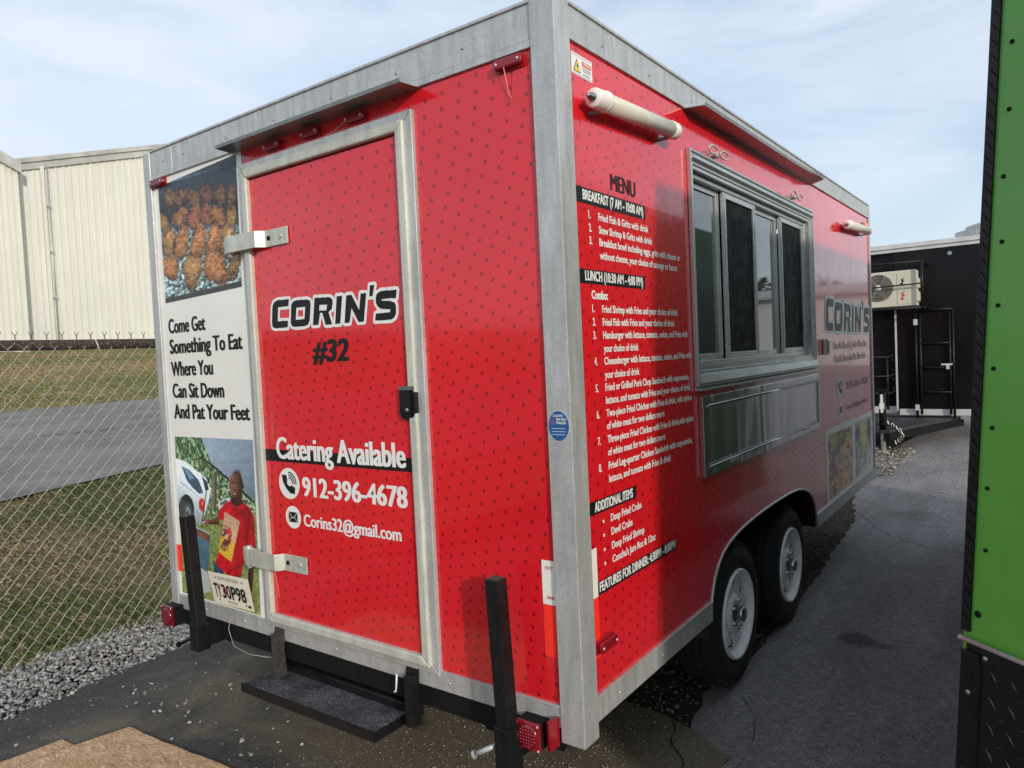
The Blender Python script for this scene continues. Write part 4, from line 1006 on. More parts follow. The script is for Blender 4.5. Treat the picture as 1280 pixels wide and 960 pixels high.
# latch: black recessed paddle
def rrect(x0, x1, z0, z1, r, n=5):
    o = []
    for cx_, cz_, a0 in ((x1 - r, z1 - r, 0), (x0 + r, z1 - r, 90), (x0 + r, z0 + r, 180), (x1 - r, z0 + r, 270)):
        for k in range(n + 1): a = R(a0 + 90 * k / n); o.append((cx_ + r * math.cos(a), cz_ + r * math.sin(a)))
    return o
mb = MB(); mb.prism([(x, -.010, Z(z)) for x, z in rrect(-.668, -.588, .925, 1.040, .022)], (0, -.020, 0)); lt = mb.build('door_latch', BLACKM, ft, 'black moulded paddle latch', bevel=.006)
mb = MB(); mb.prism([(x, -.0305, Z(z)) for x, z in rrect(-.656, -.610, .946, 1.020, .004)], (0, -.005, 0)); mb.build('paddle', BLACKM, lt, bevel=.0015)
mb = MB(); mb.lathe((-.625, -.036, Z(.958)), (0, -1, 0), [(0, .0075), (.003, .007), (.0031, .0001)], 14); mb.build('key_lock', CHROME, lt)
mb = MB(); mb.prism([(x, -.0300, Z(z)) for x, z in rrect(-.665, -.591, 1.026, 1.039, .006)], (0, -.002, 0)); mb.build('latch_lip', CHROME, lt)
# lettering on the door
dd = .0112
logo(door, P_rear, dd)
text('#32', -1.137, -.928, Z(1.137), .081, BLACKP, door, d=dd, off=.02, wt=.03, shear=.15)
patch(rect(-1.471, -.612, Z(.741), Z(.790)), BLACKP, door, d=dd, name='black_stripe')
text('Catering Available', -1.397, -.665, Z(.755), .086, WHITEP, door, d=dd + .0008, off=.008, wt=.04)
text('912-396-4678', -1.245, -.668, Z(.613), .074, WHITEP, door, d=dd, off=.008, wt=.04)
text('Corins32@gmail.com', -1.248, -.708, Z(.492), .047, WHITEP, door, d=dd, off=.006, wt=.034)
icons(door, P_rear, dd, lambda u, z: (u, z))
# white panel: slogan and photo prints
for t_, u1, z_, in (('Come Get', -1.870, 1.303), ('Something To Eat', -1.600, 1.208), ('Where You', -1.832, 1.104), ('Can Sit Down', -1.757, 1.002), ('And Pat Your Feet', -1.578, .905)):
    text(t_, -2.182, u1, Z(z_), .066, BLACKP, whitep, off=.008, wt=.05)
print_picture(paint_chicken, [(78, 240), (487, 55), (532, 808), (125, 868)], [(-2.192, Z(1.985)), (-1.566, Z(2.012)), (-1.580, Z(1.466)), (-2.192, Z(1.445))], 190, 160, whitep, P_rear, .0012, 'food_photo_print', 'photo print of roasted chicken pieces on foil')
print_picture(paint_man, [(68, 50), (405, 66), (468, 858), (80, 745)], [(-2.190, Z(.818)), (-1.570, Z(.822)), (-1.590, Z(.066)), (-2.212, Z(.070))], 240, 290, whitep, P_rear, .0012, 'portrait_photo_print', 'photo print of a bald man in a red T-shirt beside a white car')
# reflective tapes
def tape(fr, u0, u1, z, par):
    patch(rect(u0, u1, Z(z[1]), Z(z[0])), REFW, par, fr, .0014, name='reflective_tape', label='white reflective tape')
    patch(rect(u0, u1, Z(z[2]), Z(z[1]) - .0005), REFR, par, fr, .0014, name='reflective_tape', label='red reflective tape')
tape(P_rear, -.124, -.0725, (.502, .366, .205), rear)
tape(P_side, .074, .118, (.525, .372, .185), sw)
tape(P_rear, -2.236, -2.195, (.480, .300, .170), whitep)
for a, b, c in (('DOT-C2', .474, .011), ('3M', .384, .010)):
    text(a, -.110, -.084, Z(b), c, simple('faded_red_print', (.6, .25, .22), .5), rear, d=.0022, name='tape_mark', label='faint red mark on the reflective tape')
# blue oval sticker on the corner post
PR = cp
patch(disc(-.0305, Z(.914), .037, .046), WHITEP, PR, P_rear, .0148, name='oval_sticker_edge')
patch(disc(-.0305, Z(.914), .0355, .0445), BLUES, PR, P_rear, .0154, name='oval_sticker', label='blue oval maker sticker on the post')
text('CALIDAD', -.050, -.014, Z(.941), .007, WHITEP, PR, d=.016, off=.01)
text('THE FUD', -.040, -.004, Z(.930), .007, WHITEP, PR, d=.016, off=.02)
text('TRAILER', -.040, -.004, Z(.920), .007, WHITEP, PR, d=.016, off=.02)
for z_ in (.906, .897, .888): patch(rect(-.055, -.008, Z(z_), Z(z_) + .0012), WHITEP, PR, d=.016, name='sticker_line')
patch(disc(-.052, Z(.926), .009, .010), simple('purple_mark', (.12, .09, .3), .5), PR, d=.016, name='sticker_badge')

# rear awning, three round-ended marker lights under it ------------------
mb = MB()
mb.prism([(-1.59, .0, Z(2.0195)), (-.518, .0, Z(2.0195)), (-.522, -.093, Z(2.0165)), (-1.565, -.093, Z(2.0165))], (0, 0, -.0025)); mb.prism([(-1.565, -.0935, Z(2.014)), (-.522, -.0935, Z(2.014)), (-.522, -.0955, Z(2.026)), (-1.565, -.0955, Z(2.026))], (0, .0015, 0)); mb.build('rear_awning', AWN, ft, 'galvanised drip awning above the rear door')
def marker(x0, x1, z0, z1, fr, mat, base):
    m_ = MB(); P = [fr(u, z, .0) for u, z in rrect(x0 - .006, x1 + .006, z0 - .005, z1 + .005, .012)]; off = Vector(fr(0, 0, .006)) - Vector(fr(0, 0, 0))
    m_.prism(P, off); b = m_.build('marker_light', base, ft, 'small oblong marker light')
    m_ = MB(); P = [fr(u, z, .006) for u, z in rrect(x0, x1, z0, z1, .010)]; off = Vector(fr(0, 0, .018)) - Vector(fr(0, 0, 0))
    m_.prism(P, off); m_.build('lens', mat, b, bevel=.005)
    for u in (x0 + .012, x1 - .012):
        m_ = MB(); m_.lathe(fr(u, (z0 + z1) / 2, .023), Vector(fr(0, 0, 1)) - Vector(fr(0, 0, 0)), [(0, .005), (.003, .004), (.0032, .0001)], 8); m_.build('screw', ZINC, b)
    return b
RB = simple('red_lamp_base', (.38, .01, .02), .3)
marker(-.205, -.102, Z(1.982), Z(2.012), P_rear, REDL, RB)['label'] = 'red oblong marker light by the near corner, trailing a thin wire'
mk = marker(-1.355, -1.255, Z(1.976), Z(2.002), P_rear, REDL, RB)
mk['label'] = 'red oblong marker light under the rear awning'
for dx in (.232, .478): copy_part(mk, ft, (dx, 0, 0))
marker(-2.232, -2.118, Z(1.985), Z(2.016), P_rear, REDD, RB)['label'] = 'dark red marker light at the far upper corner'
marker(.088, .196, Z(.202), Z(.236), P_side, REDL, RB)['label'] = 'red oblong marker light low on the right wall'
marker(4.42, 4.60, Z(1.985), Z(2.025), P_side, AMBER, simple('lamp_base_grey', (.2, .2, .2), .4))['label'] = 'amber marker light at the front top corner'
mb = MB(); mb.tube([(-.165, -.022, Z(1.985)), (-.163, -.012, Z(1.94)), (-.160, -.006, Z(1.905)), (-.150, -.006, Z(1.895))], .0016, 5); mb.build('loose_wire', simple('red_white_wire', (.7, .25, .22), .5), ft)
mb = MB(); mb.tube([(-.86, -.024, Z(1.985)), (-.95, -.012, Z(1.965)), (-1.06, -.014, Z(1.945)), (-1.13, -.006, Z(1.955))], .0012, 5); mb.build('loose_wire', simple('grey_wire', (.35, .3, .3), .5), ft)
mb = MB(); mb.tube([(-1.458, -.012, Z(.35)), (-1.462, -.014, Z(.29)), (-1.440, -.013, Z(.22)), (-1.437, -.012, Z(.17))], .0013, 5); mb.build('loose_wire', bpy.data.materials['red_white_wire'], ft)

# side awning -------------------------------------------------------------
mb = MB(); N = 18; ar = []
for i in range(N + 1):
    t = i / N; y = .918 + 1.94 * t; out_ = .086 - .004 * t + .004 * math.sin(t * 7) * t; dz = 2.052 + .030 * t + (.010 * math.sin((t - .86) * 22) if t > .86 else 0) - .006 * math.sin(t * 3.1)
    ar.append([(.0005, y, Z(2.046) + RZ(y)), (out_, y + .02 - .05 * t, Z(dz)), (out_ + .002, y + .02 - .05 * t, Z(dz) + .010)])
V = [p for a in ar for p in a]; n3 = len(V); V2 = [(x - (.002 if k_ % 3 == 2 else 0), y, z - .0025) for k_, (x, y, z) in enumerate(V)]
F = []
for i in range(N):
    for j in range(2):
        a = i * 3 + j; F.append((a, a + 1, a + 4, a + 3)); F.append((n3 + a, n3 + a + 3, n3 + a + 4, n3 + a + 1))
    F.append((i * 3 + 2, n3 + i * 3 + 2, n3 + i * 3 + 5, i * 3 + 5))
for e in (0, N * 3): F.append((e, e + 1, n3 + e + 1, n3 + e)); F.append((e + 1, e + 2, n3 + e + 2, n3 + e + 1))
mb.add(V + V2, F); mb.build('side_awning', AWN, ft, 'slightly bent galvanised awning above the serving window')

# lamp tubes ----------------------------------------------------------------
def lamp(y0, y1, z0, z1, r, lab):
    x = .046; A = Vector((x, y0, z0)); B = Vector((x, y1, z1)); D = (B - A).normalized()
    m_ = MB(); m_.cyl(A + D * .06, B - D * .04, r * .93, 28); o = m_.build('tube_light', LAMPW, ft, lab)
    m_ = MB(); m_.lathe(A, D, [(.0, .001), (0, r * .86), (.004, r * .95), (.05, r * 1.0), (.062, r * 1.04), (.064, r * 1.08), (.072, r * 1.08), (.074, r * .94)], 28); m_.build('end_cap', CAPW, o)
    m_ = MB(); m_.lathe(B, -D, [(.0, .001), (0, r * .9), (.004, r * 1.0), (.045, r * 1.02), (.047, r * .94)], 28); m_.build('end_cap', CAPW, o)
    m_ = MB(); m_.lathe(A, -D, [(0, .013), (.012, .012), (.014, .009), (.020, .009), (.034, .0045), (.036, .001)], 16); m_.build('cable_gland', CHROME, o)
    for t in (.10, .93):
        c = A.lerp(B, t); m_ = MB(); m_.box(.0005, x - .010, c.y - .010, c.y + .010, c.z - r * 1.02, c.z - r * .8); m_.build('bracket', GREYP, o)
    return o
lamp(.135, .735, Z(1.884), Z(1.914), .0305, 'long cream tube light above the menu')
lamp(3.64, 4.42, Z(1.915), Z(1.955), .032, 'cream tube light near the front end of the trailer')

# hooks above the window ---------------------------------------------------
for yc, lb in ((1.22, 'twisted awning hook above the near end of the window'), (2.42, 'twisted awning hook above the far end of the window')):
    m_ = MB()
    for dy in (-.075, .055):
        m_.tube([(.036 + .004 * math.sin(a), yc + dy + .048 * math.cos(a), Z(1.932) + .014 * math.sin(a)) for a in np.linspace(0, 2 * math.pi, 16, endpoint=False)], .0045, 6, closed=True)
    m_.box(.0005, .030, yc - .03, yc + .02, Z(1.918), Z(1.930)); m_.build('awning_hook', ZINC, ft, lb)

# serving window -------------------------------------------------------------
def yz_ring(y0, y1, z0, z1, wl_, wr, wb, wt, x0, x1, name, mat, par, label=None, bev=.002):
    m_ = MB(); m_.box(x0, x1, y0, y0 + wl_, Z(z0), Z(z1)); m_.box(x0, x1, y1 - wr, y1, Z(z0), Z(z1)); m_.box(x0, x1, y0 + wl_, y1 - wr, Z(z0), Z(z0 + wb)); m_.box(x0, x1, y0 + wl_, y1 - wr, Z(z1 - wt), Z(z1))
    return m_.build(name, mat, par, label, bevel=bev)
win = yz_ring(.952, 2.822, .972, 1.900, .033, .037, .058, .050, .0008, .010, 'serving_window', STEELD, ft, 'sliding serving window of four grey metal sashes')
m_ = MB(); m_.box(-.075, -.0002, WY0 + .0005, WY0 + .010, Z(WZ0), Z(WZ1)); m_.box(-.075, .004, WY1 - .014, WY1 - .0005, Z(WZ0), Z(WZ1)); m_.box(-.075, .004, WY0 + .010, WY1 - .014, Z(WZ0) + .0005, Z(WZ0) + .016); m_.box(-.075, .004, WY0 + .010, WY1 - .014, Z(WZ1) - .014, Z(WZ1) - .0005); m_.build('jamb_liner', STEELD, win)
yz_ring(.946, 2.828, .966, 1.906, .008, .008, .010, .010, .0012, .019, 'outer_frame', STEELD, win)
m_ = MB(); m_.prism([(.0105, .956, Z(1.895)), (.026, .956, Z(1.880)), (.026, .956, Z(1.868)), (.0105, .956, Z(1.860))], (0, 1.862, 0)); m_.prism([(.0105, .956, Z(.980)), (.030, .956, Z(.980)), (.022, .956, Z(1.012)), (.0105, .956, Z(1.016))], (0, 1.862, 0)); m_.build('frame_moulding', STEELD, win)
yz_ring(.996, 2.770, 1.047, 1.835, .006, .006, .020, .022, -.070, -.020, 'track', STEELD, win)
m_ = MB(); m_.box(-.40, -.39, WY0 - .3, WY1 + .3, Z(.7), Z(2.0)); m_.build('dark_interior', DARKIN, win)
DGL = simple('dark_reflective_glass', (.012, .018, .016), .03, 0, .1, 3, spec=.9, coat=.6)
for (a, b, x0, dark) in ((1.003, 1.412, -.060, 0), (1.415, 1.870, -.040, 1), (1.840, 2.29, -.060, 0), (2.290, 2.764, -.040, 1)):
    yz_ring(a, b, 1.068, 1.813, .036, .038, .026, .026, x0, x0 + .014, 'sash', STEELD, win, 'sash with dark insect screen' if dark else 'glazed sash', .0015)
    m_ = MB(); m_.box(x0 + .003, x0 + .006, a + .036, b - .038, Z(1.094), Z(1.787)); m_.build('screen' if dark else 'pane', SCREEN if dark else DGL, win)
    for u_ in (a + .010, b - .018): m_ = MB(); m_.box(x0 + .0145, x0 + .018, u_, u_ + .006, Z(1.08), Z(1.80)); m_.build('sash_rib', STEELD, win)
# sill below the window
mb = MB(); mb.prism([(.001, .946, Z(.9655)), (.030, .946, Z(.958)), (.030, .946, Z(.950)), (.001, .946, Z(.950))], (0, 1.885, 0)); mb.build('window_sill', STEELD, win)
# serving hatch
ht = yz_ring(.978, 2.862, .598, .925, .038, .030, .034, .034, .0008, .020, 'serving_shelf', STEEL, ft, 'folded stainless steel serving shelf below the window')
mb = MB(); mb.box(.001, .012, 1.018, 2.83, Z(.634), Z(.882)); mb.build('shelf_panel', STEEL, ht)
mb = MB(); mb.cyl((.022, 1.02, Z(.884)), (.022, 2.82, Z(.884)), .006, 10); mb.cyl((.022, 1.02, Z(.636)), (.022, 2.82, Z(.636)), .005, 10); mb.build('piano_hinge', STEEL, ht)
for yy in (1.25, 2.45):
    mb = MB(); mb.box(.026, .031, yy, yy + .10, Z(.622), Z(.640)); mb.build('hinge_plate', STEELD, ht)
# small lock on the wall right of the window
mb = MB(); mb.box(.0008, .030, 3.05, 3.125, Z(1.035), Z(1.135)); lk = mb.build('wall_latch', STEELD, ft, 'small grey latch beside the window', bevel=.004)
mb = MB(); mb.box(.031, .036, 3.07, 3.105, Z(1.05), Z(1.12)); mb.build('latch_paddle', CHROME, lk)

# side lettering -----------------------------------------------------------
S_ = dict(fr=P_side, d=.0012)
text('MENU', .307, .487, Z(1.645), .052, BLACKP, sw, off=.0, wt=.038, **S_)
def bar(y0, y1, z0, z1): patch(rect(y0, y1, Z(z0), Z(z1)), BLACKP, sw, P_side, .0011, name='black_bar', label='black heading bar of the menu')
def head(t_, y0, y1, z_, c=.030): text(t_, y0, y1, Z(z_), c, WHITEP, sw, P_side, .0019, .020)
bar(.069, .556, 1.578, 1.626); head('BREAKFAST (7 AM - 10:00 AM)', .124, .538, 1.590)
bar(.066, .534, 1.335, 1.379); head('LUNCH (10:30 AM - 4:00 PM)', .119, .514, 1.345)
bar(.066, .402, .626, .668); head('ADDITIONAL ITEMS', .117, .375, .634)
bar(.120, .712, .374, .416); head('FEATURES FOR DINNER: 4:30PM - 8:00PM', .127, .700, .383)
def line(n_, t_, y1, z_, y0=.217):
    if n_: text(n_, .155, .155 + (.018 if n_ != '1.' else .015) , Z(z_), .024, WHITEP, sw, P_side, .0012, .014)
    text(t_, y0, y1, Z(z_), .0235, WHITEP, sw, P_side, .0012, .014)
line('1.', 'Fried Fish & Grits with drink', .575, 1.536); line('2.', 'Stew Shrimp & Grits with drink', .603, 1.496)
line('3.', 'Breakfast bowl including eggs, grits with cheese or', .847, 1.457); line('', 'without cheese, your choice of sausage or bacon', .813, 1.416)
text('Combo:', .154, .258, Z(1.290), .026, WHITEP, sw, P_side, .0012, .034)
line('1.', 'Fried Shrimp with Fries and your choice of drink', .805, 1.248); line('2.', 'Fried Fish with Fries and your choice of drink', .771, 1.207)
line('3.', 'Hamburger with lettuce, tomato, onion, and Fries with', .891, 1.166); line('', 'your choice of drink', .462, 1.124)
line('4.', 'Cheeseburger with lettuce, tomato, onion, and Fries with', .923, 1.084); line('', 'your choice of drink', .461, 1.041)
line('5.', 'Fried or Grilled Pork Chop Sandwich with mayonnaise,', .890, 1.001); line('', 'lettuce, and tomato with Fries and your choice of drink', .900, .960)
line('6.', 'Two-piece Fried Chicken with Fries & drink, with option', .908, .919); line('', 'of white meat for two dollars more', .650, .879)
line('7.', 'Three-piece Fried Chicken with Fries & drink,with option', .920, .836); line('', 'of white meat for two dollars more', .650, .795)
line('8.', 'Fried Leg-quarter Chicken Sandwich with mayonnaise,', .900, .752); line('', 'lettuce, and tomato with Fries & drink', .692, .710)
for t_, y1, z_ in (('Deep Fried Crabs', .436, .585), ('Devil Crabs', .364, .541), ('Deep Fried Shrimp', .450, .496), ("Concha's Jars 8oz & 12oz", .536, .452)):
    line('', t_, y1, z_); patch(disc(.170, Z(z_) + .010, .0055, .0055, 12), WHITEP, sw, P_side, .0012, name='bullet')
# warning sticker
patch(rect(.092, .216, Z(1.958), Z(2.022)), WHITEP, sw, P_side, .0011, name='warning_sticker', label='white electrical warning sticker with yellow triangle')
patch([(.103, Z(1.968)), (.146, Z(1.968)), (.125, Z(2.008))], BLACKP, sw, P_side, .0016, name='triangle_edge')
patch([(.107, Z(1.970)), (.142, Z(1.970)), (.125, Z(2.003))], YELLOW, sw, P_side, .0021, name='warning_triangle')
patch([(.128, Z(1.995)), (.120, Z(1.985)), (.125, Z(1.985)), (.121, Z(1.974)), (.132, Z(1.988)), (.126, Z(1.988))], BLACKP, sw, P_side, .0026, name='lightning_bolt')
patch(rect(.155, .210, Z(1.993), Z(2.008)), ORANGE, sw, P_side, .0016, name='orange_heading')
text('WARNING', .160, .205, Z(1.998), .007, WHITEP, sw, P_side, .0022, .02)
for z_ in (1.985, 1.978): patch(rect(.158, .206, Z(z_), Z(z_) + .0035), GREYP, sw, P_side, .0016, name='sticker_line')
patch(rect(.158, .200, Z(1.967), Z(1.971)), GREYP, sw, P_side, .0016, name='sticker_line')
for z_ in (1.961, 2.016): patch(rect(.098, .210, Z(z_), Z(z_) + .0015), GREYP, sw, P_side, .0016, name='sticker_line')
# far end of the side
su = (4.665 - 3.085) / .76; ou = 3.085 + 1.40 * su - .0; sz = (1.448 - 1.150) / .155; oz = Z(1.150) - 1.714 * sz
logo(sw, P_side, .0012, su, ou, sz, oz)
FG = simple('reflection_washed_print', (.26, .010, .015), .2)  # black print tinted toward red, painting in the reflection that washes it out
text('Come Get Something To Eat Where You', 3.33, 4.47, Z(1.065), .048, FG, sw, P_side, .0012, .03)
text('Can Sit Down And Pat Your Feet', 3.36, 4.43, Z(.975), .048, FG, sw, P_side, .0012, .03)
icons(sw, P_side, .0012, lambda u, z: ((u + 1.327) * 1.62 + 3.505, (z - 1.110) * 1.08 + Z(.800)) if z > 1.04 else ((u + 1.313) * 1.62 + 3.51, (z - .975) * 1.0 + Z(.645)))
text('912-396-4678', 3.70, 4.50, Z(.775), .05, FG, sw, P_side, .0012, .03)
text('Corins32@gmail.com', 3.66, 4.45, Z(.630), .032, FG, sw, P_side, .0012, .03)
patch(rect(3.045, 3.955, Z(.083), Z(.555)), WHITE, sw, P_side, .0011, name='white_picture_border')
patch(rect(3.960, 4.63, Z(.083), Z(.545)), WHITE, sw2, P_side, .0011, name='white_picture_border')
print_picture(paint_food(31, [176, 180, 40], [168, 124, 84]), [(0, 0), (100, 0), (100, 100), (0, 100)], [(3.12, Z(.518)), (3.845, Z(.50)), (3.845, Z(.10)), (3.12, Z(.10))], 60, 60, sw, P_side, .0020, 'food_photo_print', 'faded photo print of fried food')
print_picture(paint_crowd, [(0, 0), (100, 0), (100, 100), (0, 100)], [(3.962, Z(.505)), (4.56, Z(.50)), (4.56, Z(.10)), (3.962, Z(.10))], 60, 60, sw2, P_side, .0020, 'food_photo_print', 'photo print of oysters and limes in faded colours')

# stabiliser posts, step, lights, licence plate ---------------------------------
def stabiliser(x, lab, zt, pin=None, zb_=-.150, ln=.02):
    m_ = MB(); m_.hexa([(x + a * .025 + (ln if c == 0 else 0), -.087 + b_ * .025, Z(-.02) if c == 0 else Z(zt)) for c in (0, 1) for a, b_ in ((-1, -1), (1, -1), (1, 1), (-1, 1))]); o = m_.build('stabiliser_post', BLACKM, ft, lab, bevel=.004)
    x += ln
    m_ = MB(); m_.box(x - .031, x + .031, -.118, -.056, Z(zb_), Z(-.0)); m_.build('socket', BLACKM, o, bevel=.003)
    m_ = MB(); m_.box(x - .030, x + .030, -.056, .03, Z(-.105), Z(-.035)); m_.build('mounting_arm', FRAMEK, o)
    m_ = MB(); m_.cyl((x - .095, -.13, Z(-.098)), (x - .030, -.09, Z(-.065)), .0085, 10); m_.lathe((x - .10, -.133, Z(-.100)), (-.8, -.5, -.4), [(-.004, .0135), (.006, .0135), (.007, .001)], 12); m_.build('crank_pin', pin or GALV, o)
    x -= ln; m_ = MB(); m_.box(x - .020, x + .020, -.106, -.068, Z(zt) - .004, Z(zt) + .0015); m_.build('worn_end', simple('bare_rusty_steel', (.07, .055, .045), .8), o)
    return o
stabiliser(-.238, 'black square stabiliser leg folded up by the near corner', .452)
stabiliser(-1.975, 'black square stabiliser leg folded up by the licence plate', .480, BLACKM, -.118, .045)
# bumper channel
mb = MB(); mb.box(-W_ + .05, -.075, -.002, .012, Z(-.082), Z(-.0085)); mb.build('rear_channel', FRAMEK, ft)
# tail lights
def tail(x0, x1, z0, z1, lab, lens=None):
    m_ = MB(); m_.box(x0 + .004, x1 - .004, -.058, .02, Z(z0) + .004, Z(z1) - .004); o = m_.build('tail_light', FRAMEK, ft, lab)
    m_ = MB(); m_.box(x0, x1, -.070, -.058, Z(z0), Z(z1)); m_.build('lens', lens or REDL, o, bevel=.004)
    cx_, cz_ = (x0 + x1) / 2, Z((z0 + z1) / 2); r_ = (x1 - x0) * .43
    m_ = MB(); m_.lathe((cx_, -.0702, cz_), (0, -1, 0), [(0, r_), (.004, r_ * .96), (.006, r_ * .8), (.006, .001)], 28); m_.build('round_lens', REDD, o)
    m_ = MB()
    for i in range(-3, 4):
        for j in range(-3, 4):
            if i * i + j * j < 11: m_.lathe((cx_ + i * r_ * .25, -.0762, cz_ + j * r_ * .25), (0, -1, 0), [(0, r_ * .09), (.002, r_ * .06), (.0025, .0001)], 6)
    m_.build('diodes', lens or REDL, o, kind='stuff')
    for sx in (x0 + .007, x1 - .007):
        for sz_ in (z0 + .007, z1 - .007):
            m_ = MB(); m_.lathe((sx, -.070, Z(sz_)), (0, -1, 0), [(0, .0042), (.002, .0035), (.0022, .0001)], 8); m_.build('screw', ZINC, o)
    return o
tl = tail(-.205, -.113, -.070, .018, 'square red tail light by the near corner')
mb = MB(); mb.prism([(-.096, -.055, Z(-.060)), (-.084, -.06, Z(-.060)), (-.078, -.012, Z(-.060)), (-.090, -.008, Z(-.060))], (0, 0, .088)); mb.build('side_reflector', REDL, tl)
tail(-W_ - .012, -W_ + .085, -.080, .018, 'square dark red tail light on the fence side', REDD)
# step
mb = MB(); mb.hexa([(-1.515, -.150, Z(-.172)), (-.762, -.140, Z(-.172)), (-.757, .070, Z(-.172)), (-1.530, .105, Z(-.172)), (-1.515, -.150, Z(-.150)), (-.762, -.140, Z(-.150)), (-.757, .070, Z(-.150)), (-1.530, .105, Z(-.150))]); st = mb.build('step', STEP, ft, 'worn black fold-down entry step', bevel=.002)
mb = MB(); mb.hexa([(-1.520, -.158, Z(-.182)), (-.756, -.148, Z(-.182)), (-.756, -.142, Z(-.182)), (-1.520, -.152, Z(-.182)), (-1.520, -.158, Z(-.147)), (-.756, -.148, Z(-.147)), (-.756, -.142, Z(-.147)), (-1.520, -.152, Z(-.147))]); mb.box(-.757, -.750, -.146, .07, Z(-.180), Z(-.148)); mb.build('step_edge', BLACKM, st)
mb = MB(); mb.box(-1.50, -.70, .020, .045, Z(-.150), Z(-.110)); mb.cyl((-1.52, .018, Z(-.118)), (-.70, .018, Z(-.118)), .006, 8); mb.build('step_back_rail', BLACKM, st)
for x, lb in ((-1.448, 'rusty step bracket'), (-.688, 'black step bracket')):
    m_ = MB(); m_.prism([(x - .028, -.014, Z(.045)), (x + .028, -.014, Z(.045)), (x + .024, -.030, Z(-.03)), (x + .020, -.020, Z(-.155)), (x - .020, -.020, Z(-.155)), (x - .030, -.030, Z(-.03))], (0, .018, 0)); m_.box(x - .006, x + .026, -.052, -.020, Z(-.150), Z(.03)); m_.build('step_bracket', BLACKM if x > -1 else simple('rusty_painted_steel', (.035, .032, .028), .7, 0, .6, 40), ft, lb)
mb = MB(); mb.tube([(-.745, -.034, Z(.018)), (-.748, -.036, Z(-.02)), (-.752, -.036, Z(-.045)), (-.760, -.038, Z(-.048))], .0035, 6); mb.build('cable_tie', WHITEP, ft, 'white cable tie hanging under the door')
mb = MB(); mb.tube([(-1.80, -.014, Z(.03)), (-1.81, -.02, Z(-.03)), (-1.76, -.03, Z(-.09)), (-1.66, -.02, Z(-.11)), (-1.5, .0, Z(-.10))], .0016, 5); mb.build('loose_wire', bpy.data.materials['grey_wire'], ft)
# licence plate
lpv = [(-1.947, -.052, Z(.214)), (-1.657, -.044, Z(.216)), (-1.660, -.020, Z(.068)), (-1.948, -.028, Z(.066))]
lpv = [(a + .052, b_, c + .017) for a, b_, c in lpv]
mb = MB(); mb.prism(lpv, (0, .002, 0)); lp = mb.build('licence_plate', PLATE, ft, 'cream licence plate hanging below the portrait', bevel=.0008)
def P_plate(u, z, d):   # follows the plate's slant
    t = (z - Z(.068)) / .147; return (u + .052, -(.0225 + .0245 * t) - (-1.66 - u) * .027 - .0012 - d, z + .017)
text('GEORGIA', -1.878, -1.722, Z(.187), .015, GREYP, lp, P_plate, 0, .01, wt=.006)
text('TY', -1.918, -1.868, Z(.104), .062, BLACKP, lp, P_plate, 0, .02, wt=.006)
text('3', -1.862, -1.832, Z(.104), .062, BLACKP, lp, P_plate, 0, .02, wt=.006)
patch([(a, b) for a, b in disc(-1.842, Z(.135), .013, .022, 14)], simple('faded_red_peach', (.6, .12, .08), .5), lp, P_plate, -.0006, name='peach_mark')
text('0', -1.828, -1.798, Z(.104), .062, BLACKP, lp, P_plate, 0, .02, wt=.006)
text('P98', -1.793, -1.690, Z(.104), .062, BLACKP, lp, P_plate, 0, .02, wt=.006)
text('NEWTON', -1.835, -1.765, Z(.083), .010, GREYP, lp, P_plate, 0, .01, wt=.006)
for u in (-1.892, -1.700):
    for z_ in (.090, .194): patch(disc(u, Z(z_), .005, .004, 10), BLACKP, lp, P_plate, .0004, name='plate_hole')
patch(rect(-1.688, -1.668, Z(.082), Z(.094)), BLACKP, lp, P_plate, .0, name='year_sticker')

# ------------------------------------------------------------------ green V-nosed trailer
px0, py0 = .911, .06
gt = thing('green_trailer', (px0, py0, 0), 'bright green V-nosed trailer with black diamond-plate stone guard at the right edge', 'trailer')
eu = Vector((.844, -.536, 0)); en = Vector((-.536, -.844, 0)); E0 = Vector((px0, py0, 0))
GW, GL, GH = 2.1, 4.75, 2.56
def NP(s, z, d=0.0): return tuple(E0 + eu * s + en * d + Vector((0, 0, z)))
apex = E0 + eu * 1.245; e2 = Vector((px0 + 2 * (apex.x - px0), py0, 0))
def nosewall(a, b, z0, z1, name, mat, inset=0.0, th=.03, lab=None, bev=0.0):
    d = (b - a).normalized(); nrm = Vector((d.y, -d.x, 0))
    if nrm.y > 0: nrm = -nrm
    a2, b2 = a + nrm * inset, b + nrm * inset
    m_ = MB(); m_.prism([a2 + Vector((0, 0, z0)), b2 + Vector((0, 0, z0)), b2 - nrm * th + Vector((0, 0, z0)), a2 - nrm * th + Vector((0, 0, z0))], (0, 0, z1 - z0)); return m_.build(name, mat, gt, lab, bevel=bev)
nf = nosewall(E0, apex, .30, GH, 'nose_panel', GREEN, lab='flat green left half of the V-nose')
nosewall(apex, e2, .30, GH, 'nose_panel', GREEN)
mb = MB(); mb.box(px0, px0 + .03, py0 + .02, py0 + GL, .30, GH); mb.build('left_wall', simple('shade_dulled_green_side', (.085, .165, .065), .5, 0, .2, 2), gt)  # green darkened in the colour itself, to mute this shaded wall's reflections
mb = MB(); mb.box(e2.x - .03, e2.x, py0 + .02, py0 + GL, .30, GH); mb.build('right_wall', GREEN, gt)
mb = MB(); mb.box(px0 + .03, e2.x - .03, py0 + GL - .03, py0 + GL, .30, GH); mb.build('rear_ramp', GREEN, gt)
